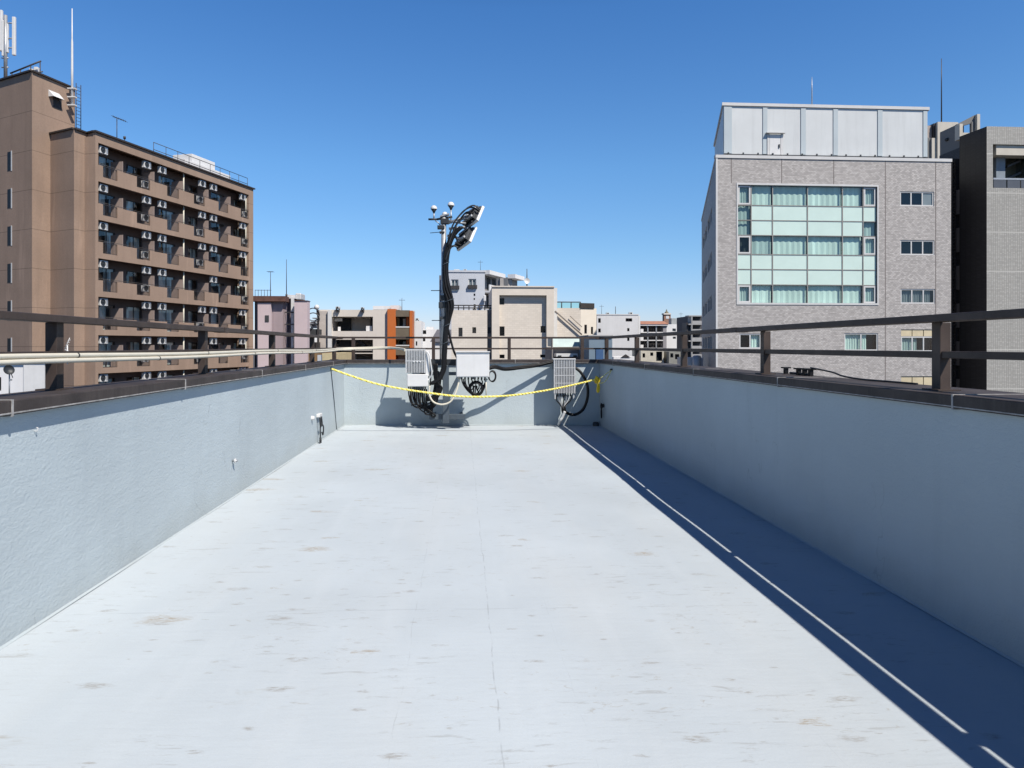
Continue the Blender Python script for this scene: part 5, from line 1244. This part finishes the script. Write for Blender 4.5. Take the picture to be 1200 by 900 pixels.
def white_flats():
    d = 112; wm = mat('white_flat_render', (.62, .65, .70), .8, .05, .2, streak=.12, sscale=.7)
    fr = Fr(at(524, HZ, d), 13500); r = fr_root('white_flats', fr, 'pale grey white flats with stepped balconies rising behind the cream hall', 'building')
    zt = fr.z(550, 319); hs = [fr.rect(528.7, 327.5, 537.2, 337.5), fr.rect(549, 326.8, 558, 336.8), fr.rect(555, 344, 557, 346.8), fr.rect(555, 349.3, 556.6, 351.5), fr.rect(555, 356.5, 557.4, 361)]
    u1 = fr.u(568.2); MB().holed(fr, 0, u1, GZ, zt, hs, .3).build('facade', wm, r, fixn=False)
    for h in hs[:2]:
        f = window(fr, r, *h, .15, 2, 'glassdark', 'frame', 'curtain', .4, .12)
        MB().fbox(fr, h[0] - .1, h[1] + .15, -.4, -.01, h[2] - .15, h[2] + .35).build('window_box', M['framedark'], f)
    for h in hs[2:]: MB().poly([fr.p(h[0], .28, h[2]), fr.p(h[1], .28, h[2]), fr.p(h[1], .28, h[3]), fr.p(h[0], .28, h[3])]).build('vent', M['interior'], r, fixn=False)
    MB().fbox(fr, 0, u1, .31, 10, GZ, zt).build('body', wm, r)
    fb(fr, r, 532, 315.6, 538.5, 319.2, 1, 3, M['white'], 'roof_hut'); MB().fbox(fr, -.1, u1 + .1, -.12, .3, zt + .002, zt + .3).build('roof_edge', wm, r)
    # right flank with balconies, seen at an angle
    A = fr.p(u1, 0, 0); f2 = Fr(A, 900); ue = f2.u(587)
    s = MB(); s.fbox(f2, 0.05, ue, .8, 8, GZ, zt - .2); s.build('flank_wall', mat('flank_grey', (.30, .29, .29), .8), r)  # mid grey flank wall, darker than the front render
    for k in range(8):
        z1 = zt - k * 2.9
        MB().fbox(f2, .05, ue, -.8, .8, z1 - .3, z1 + (0 if k else .35)).build('balcony_slab', M['whitewall'], r)
        if k: MB().fbox(f2, .05, ue, -.8, -.65, z1 + .01, z1 + .95).build('balcony_front', M['whitewall'] if k != 2 else mat('ochre_awning', (.50, .32, .10), .8), r)
        for q in range(3): MB().fbox(f2, ue * (q + .2) / 3, ue * (q + .75) / 3, .7, .79, z1 - 2.5, z1 - .6).build('window', M['interior'], r)
    # stepped rear part
    f3 = Fr(at(586, HZ, d + 14), 13500); 
    fb(f3, r, 586, 325, 600, 480, 0, 8, mat('beige_rib', (.44, .41, .38), .8), 'rear_wing', GZ)
    f4 = Fr(at(600, HZ, d + 13.5), 900); z1 = f4.z(600, 324); ue = f4.u(611)
    MB().fbox(f4, 0, ue, .8, 6, GZ, z1 - .2).build('rear_flank', mat('rear_flank_grey', (.25, .25, .25), .8), r)  # rear flank wall in a slightly darker grey
    for k in range(4): MB().fbox(f4, 0, ue, -.6, .8, z1 - .3 - 2.9 * k, z1 + .4 - 2.9 * k).build('balcony_slab', M['whitewall'], r)
    fb(fr, r, 566.5, 346, 569.5, 353, -1.2, -.2, M['white'], 'dish_box', None, .1)
white_flats()
def right_mid():
    wm = mat('pale_grey_block', (.72, .72, .72), .8, .05, .3, streak=.2, sscale=.8)
    fr, r, zt, u1, dv = block('pale_block', 'pale grey plain block with few tiny windows right of the cream hall', 699.5, 748, 369, 125, wm,
        wins=((701, 373, 704, 378.2), (701, 385, 704, 389.6), (733.2, 373, 740.8, 376.8, 2), (735, 384.5, 737.6, 388.2), (735, 395.7, 737.6, 399.5), (735.5, 409, 738, 411)), depth=9, cap=(.15, wm))
    fb(fr, r, 748.2, 370, 750.3, 470, .2, 8, M['white'], 'white_edge', GZ)
    s = MB(); s.cyl(fr.p(fr.u(722), .5, zt), fr.p(fr.u(722), .5, fr.z(722, 359)), .05, 4); s.build('aerial', M['framedark'], r)
    fb(fr, r, 728, 416, 733, 424, -6, -4, M['framedark'], 'roof_clutter') if False else None
    # fire stair building
    f2 = Fr(at(750.5, HZ, 135), 13500); r2 = fr_root('fire_stair_building', f2, 'white building with dark open fire stairs and a reddish tiled roof', 'building')
    fb(f2, r2, 750.5, 380, 777, 470, 2.5, 9, mat('dark_core', (.11, .11, .115), .8), 'stair_core', GZ)
    red = mat('red_tile', (.42, .20, .13), .8, .2, 1.5)
    s = MB(); a, b = f2.u(750), f2.u(783); z0, z1 = f2.z(760, 380), f2.z(760, 375.8)
    s.hexa([f2.p(a, -.4, z0), f2.p(b, -.4, z0), f2.p(b, 6, z0), f2.p(a, 6, z0), f2.p(a + .4, 2.2, z1), f2.p(b - .2, 2.2, z1), f2.p(b - .2, 3, z1), f2.p(a + .4, 3, z1)]); s.build('tiled_roof', red, r2)
    fb(f2, r2, 750.5, 380.1, 783, 381.6, -.3, 2, M['whitewall'], 'eaves')
    for k in range(5):
        y = 389 + 9.3 * k
        fb(f2, r2, 750.6, y, 777, y + 1.1, 0, 2.4, M['whitewall'], 'landing'); fb(f2, r2, 750.6, y - 3.6, 754, y - .1, .05, .2, M['whitewall'], 'landing_panel')
        a = f2.p(f2.u(763, .8), .8, f2.z(763, y - (8 if k % 2 else 0))); b = f2.p(f2.u(773, .8), .8, f2.z(773, y - (0 if k % 2 else 8)))
        if k: s = MB(); s.obox((a + b) / 2, b - a, FW * .9, (0, 0, .25)); s.build('stair_flight', M['framedark'], r2)
        s = MB()
        for q in range(12): x = 754.5 + q * 1.9; c = f2.p(f2.u(x), .1, f2.z(x, y)); s.cyl(c, c + ZU * .75, .035, 4)
        s.cyl(f2.p(f2.u(754), .1, f2.z(760, y) + .75), f2.p(f2.u(777), .1, f2.z(760, y) + .75), .04, 4); s.build('stair_rail', M['framedark'], r2)
    for x in (758.5, 768.5): fb(f2, r2, x, 381, x + 1.4, 470, -.05, .3, M['galv'], 'stair_post', GZ)
    fb(f2, r2, 777.1, 380.5, 781, 470, 0, 3, mat('grey_pier', (.33, .32, .34), .8), 'grey_pier', GZ)
    hs = [f2.rect(788, 385, 792, 388.2), f2.rect(788.5, 394.5, 792, 397), f2.rect(784.5, 413.5, 788, 418.5), f2.rect(797, 411, 801, 415)]
    u0, u1 = f2.u(781.1), f2.u(804.5); zt = f2.z(790, 380)
    MB().holed(f2, u0, u1, GZ, zt, hs, .2).build('facade', M['whitewall'], r2, fixn=False); MB().fbox(f2, u0, u1, .25, 8, GZ, zt).build('body', M['whitewall'], r2)
    for h in hs: window(f2, r2, *h, .1, 1, 'glassdark', 'framedark', room=False)
    fb(f2, r2, 787, 373, 793, 380, 3, 5, mat('plant_grey', (.36, .38, .38), .8), 'plant_box'); fb(f2, r2, 793.3, 374.5, 797.5, 380, 3, 5, M['white'], 'plant_box')
    for (x0, x1, y) in ((752, 757, 420), (762, 765.5, 420)): fb(f2, r2, x0, y - 6, x1, y - 1, -.3, -.1, M['white'], 'lower_panel')
    # brick turret
    f3 = Fr(at(778, HZ, 150), 13500); r3 = fr_root('brick_turret', f3, 'small red brick turret with pointed cap above the tiled roof', 'tower')
    fb(f3, r3, 778.2, 368, 786, 400, 0, 1.2, mat('turret_brick', (.36, .20, .14), .8, .2, 2), 'shaft'); fb(f3, r3, 777.8, 367, 786.4, 368.6, -.2, 1.4, cre, 'cornice')
    fb(f3, r3, 780.5, 370.2, 784, 373.5, -.05, -.005, M['white'], 'opening')
    c = f3.p(f3.u(782.1), .6, f3.z(782, 367)); MB().lathe(c, [(.42, 0), (.4, .22), (.14, .45), (.14, .6), (0, .95)], 10).build('cap', mat('cap_olive', (.20, .18, .12), .8), r3)
    # balcony block
    f4 = Fr(at(805, HZ, 122), 13500); r4 = fr_root('balcony_block', f4, 'dark flats with pale balcony slabs tucked left of the office block', 'building')
    fb(f4, r4, 807, 370.5, 826, 480, 2, 9, mat('dark_flat', (.09, .09, .10), .8), 'wall', GZ)
    for k in range(7):
        y = 369.5 + 9.8 * k
        fb(f4, r4, 807, y, 826, y + 1.3, 0, 2, mat_slab, 'balcony_slab'); 
        if k: fb(f4, r4, 811.6, y - 3.4, 826, y - .05, .05, .2, mat_slab, 'balcony_front')
    fb(f4, r4, 810.3, 371, 811.5, 480, -.05, 2, mat_slab, 'fin_wall', GZ); fb(f4, r4, 804.6, 378, 806.9, 480, .5, 3, M['framedark'], 'side_stair', GZ)
    # low white building and a bush of dark roof clutter by the right posts
    f5 = Fr(at(808, HZ, 60), 13500); r5 = fr_root('white_annex', f5, 'low white annex with a tank at the foot of the office block', 'building')
    fb(f5, r5, 806, 419, 824, 470, 0, 3, M['whitewall'], 'wall', GZ)
    c = f5.p(f5.u(813), -.8, 0); t = root('water_tank', (c.x, c.y, f5.z(813, 429)), 'upright pale steel tank beside the white annex', 'tank'); MB().cyl((c.x, c.y, f5.z(813, 436)), (c.x, c.y, f5.z(813, 418)), .35, 14).build('drum', M['cast'], t); MB().lathe((c.x, c.y, f5.z(813, 418)), [(.35, 0), (.3, .1), (0, .14)], 14).build('lid', M['cast'], t)
    f6, r6, _, _, _ = block('low_grey_house', 'low pale house with a dark gable seen between the right railing posts', 719, 749, 418, 112, M['whitewall'], depth=6, wins=((752, 500, 753, 501),)[:0])
    s = MB(); s.poly([f6.p(f6.u(727), -.1, f6.z(730, 419)), f6.p(f6.u(739), -.1, f6.z(730, 419)), f6.p(f6.u(733), -.1, f6.z(733, 415))]); s.build('gable', M['framedark'], r6, fixn=False)
    f7, r7, _, _, _ = block('cream_house', 'cream house front with two dark windows between the right railing posts', 751, 778, 409.5, 114, mat('cream_house_wall', (.62, .58, .48), .8), depth=6, wins=((753, 414, 756, 419), (762, 413, 765.5, 417), (769, 412, 776, 423)))
    f8, r8, _, _, _ = block('grey_house', 'grey house with brown windows right of the cream house', 784, 800, 412, 113, mat('grey_house_wall', (.30, .30, .27), .8), depth=6, wins=((785.5, 414, 789, 419), (791, 415, 796, 421)))
mat_slab = mat('pale_slab_edge', (.42, .42, .42), .8)
right_mid()

# small rooftop clutter on the far buildings
def clutter():
    cool = mat('cooling_unit', (.62, .63, .62), .6, .08, 2)
    spec = [(396, 362.5, 3.2, 88, 'grey cooling unit on the cream gallery building roof, left'), (425, 362.6, 2.4, 88, 'grey cooling unit on the cream gallery building roof, right'),
            (556, 363.4, 3, 70, 'pale cooling unit on the left wing roof of the cream hall'), (712, 369, 2.6, 127, 'cooling unit on the pale block roof, left of its aerial'), (739, 369, 3, 127, 'cooling unit on the pale block roof, right of its aerial'),
            (545, 318.8, 3, 114, 'small plant unit on the roof of the pale grey flats'), (489, 376, 3, 97, 'cooling unit on the plain white house right of the orange corner')]
    for x, y, h, d, lab in spec:
        a = at(x, y, d); w_ = h * 1.35 / F * d / 2; zt = at(x, y - h, d).z
        t = root('cooling_unit', (a.x, a.y, a.z), lab, 'air conditioner')
        MB().box(a.x - w_, a.x + w_, a.y - .4, a.y + .4, a.z + .08, zt).build('casing', cool, t, bevel=.03)
        MB().lathe((a.x, a.y - .4, (a.z + zt) / 2 + .04), [(0, .01), (w_ * .5, .015), (w_ * .55, 0)], 12, (0, -1, 0)).build('fan_grille', M['dark'], t)
        for s_ in (-.7, .7): MB().box(a.x + w_ * s_ - .05, a.x + w_ * s_ + .05, a.y - .35, a.y + .35, a.z - .3, a.z + .079).build('foot', M['framedark'], t)
    for x, y0, y1, d, lab in ((471, 349, 360, 92, 'thin aerial above the orange corner building'), (563, 305, 319, 114, 'thin aerial on the pale grey flats'), (705, 357, 369, 128, 'short aerial at the left end of the pale block roof'), (798, 366, 380, 137, 'thin aerial on the white fire stair building')):
        a = at(x, y1, d); b = at(x, y0, d); t = root('aerial', a, lab, 'antenna')
        MB().cyl(a - ZU * .4, b, .045, 6, .02).build('pole', M['framedark'], t)
        MB().cyl(b - RT * .4 - ZU * .3, b + RT * .4 - ZU * .3, .025, 4).build('crossbar', M['framedark'], t)
clutter()
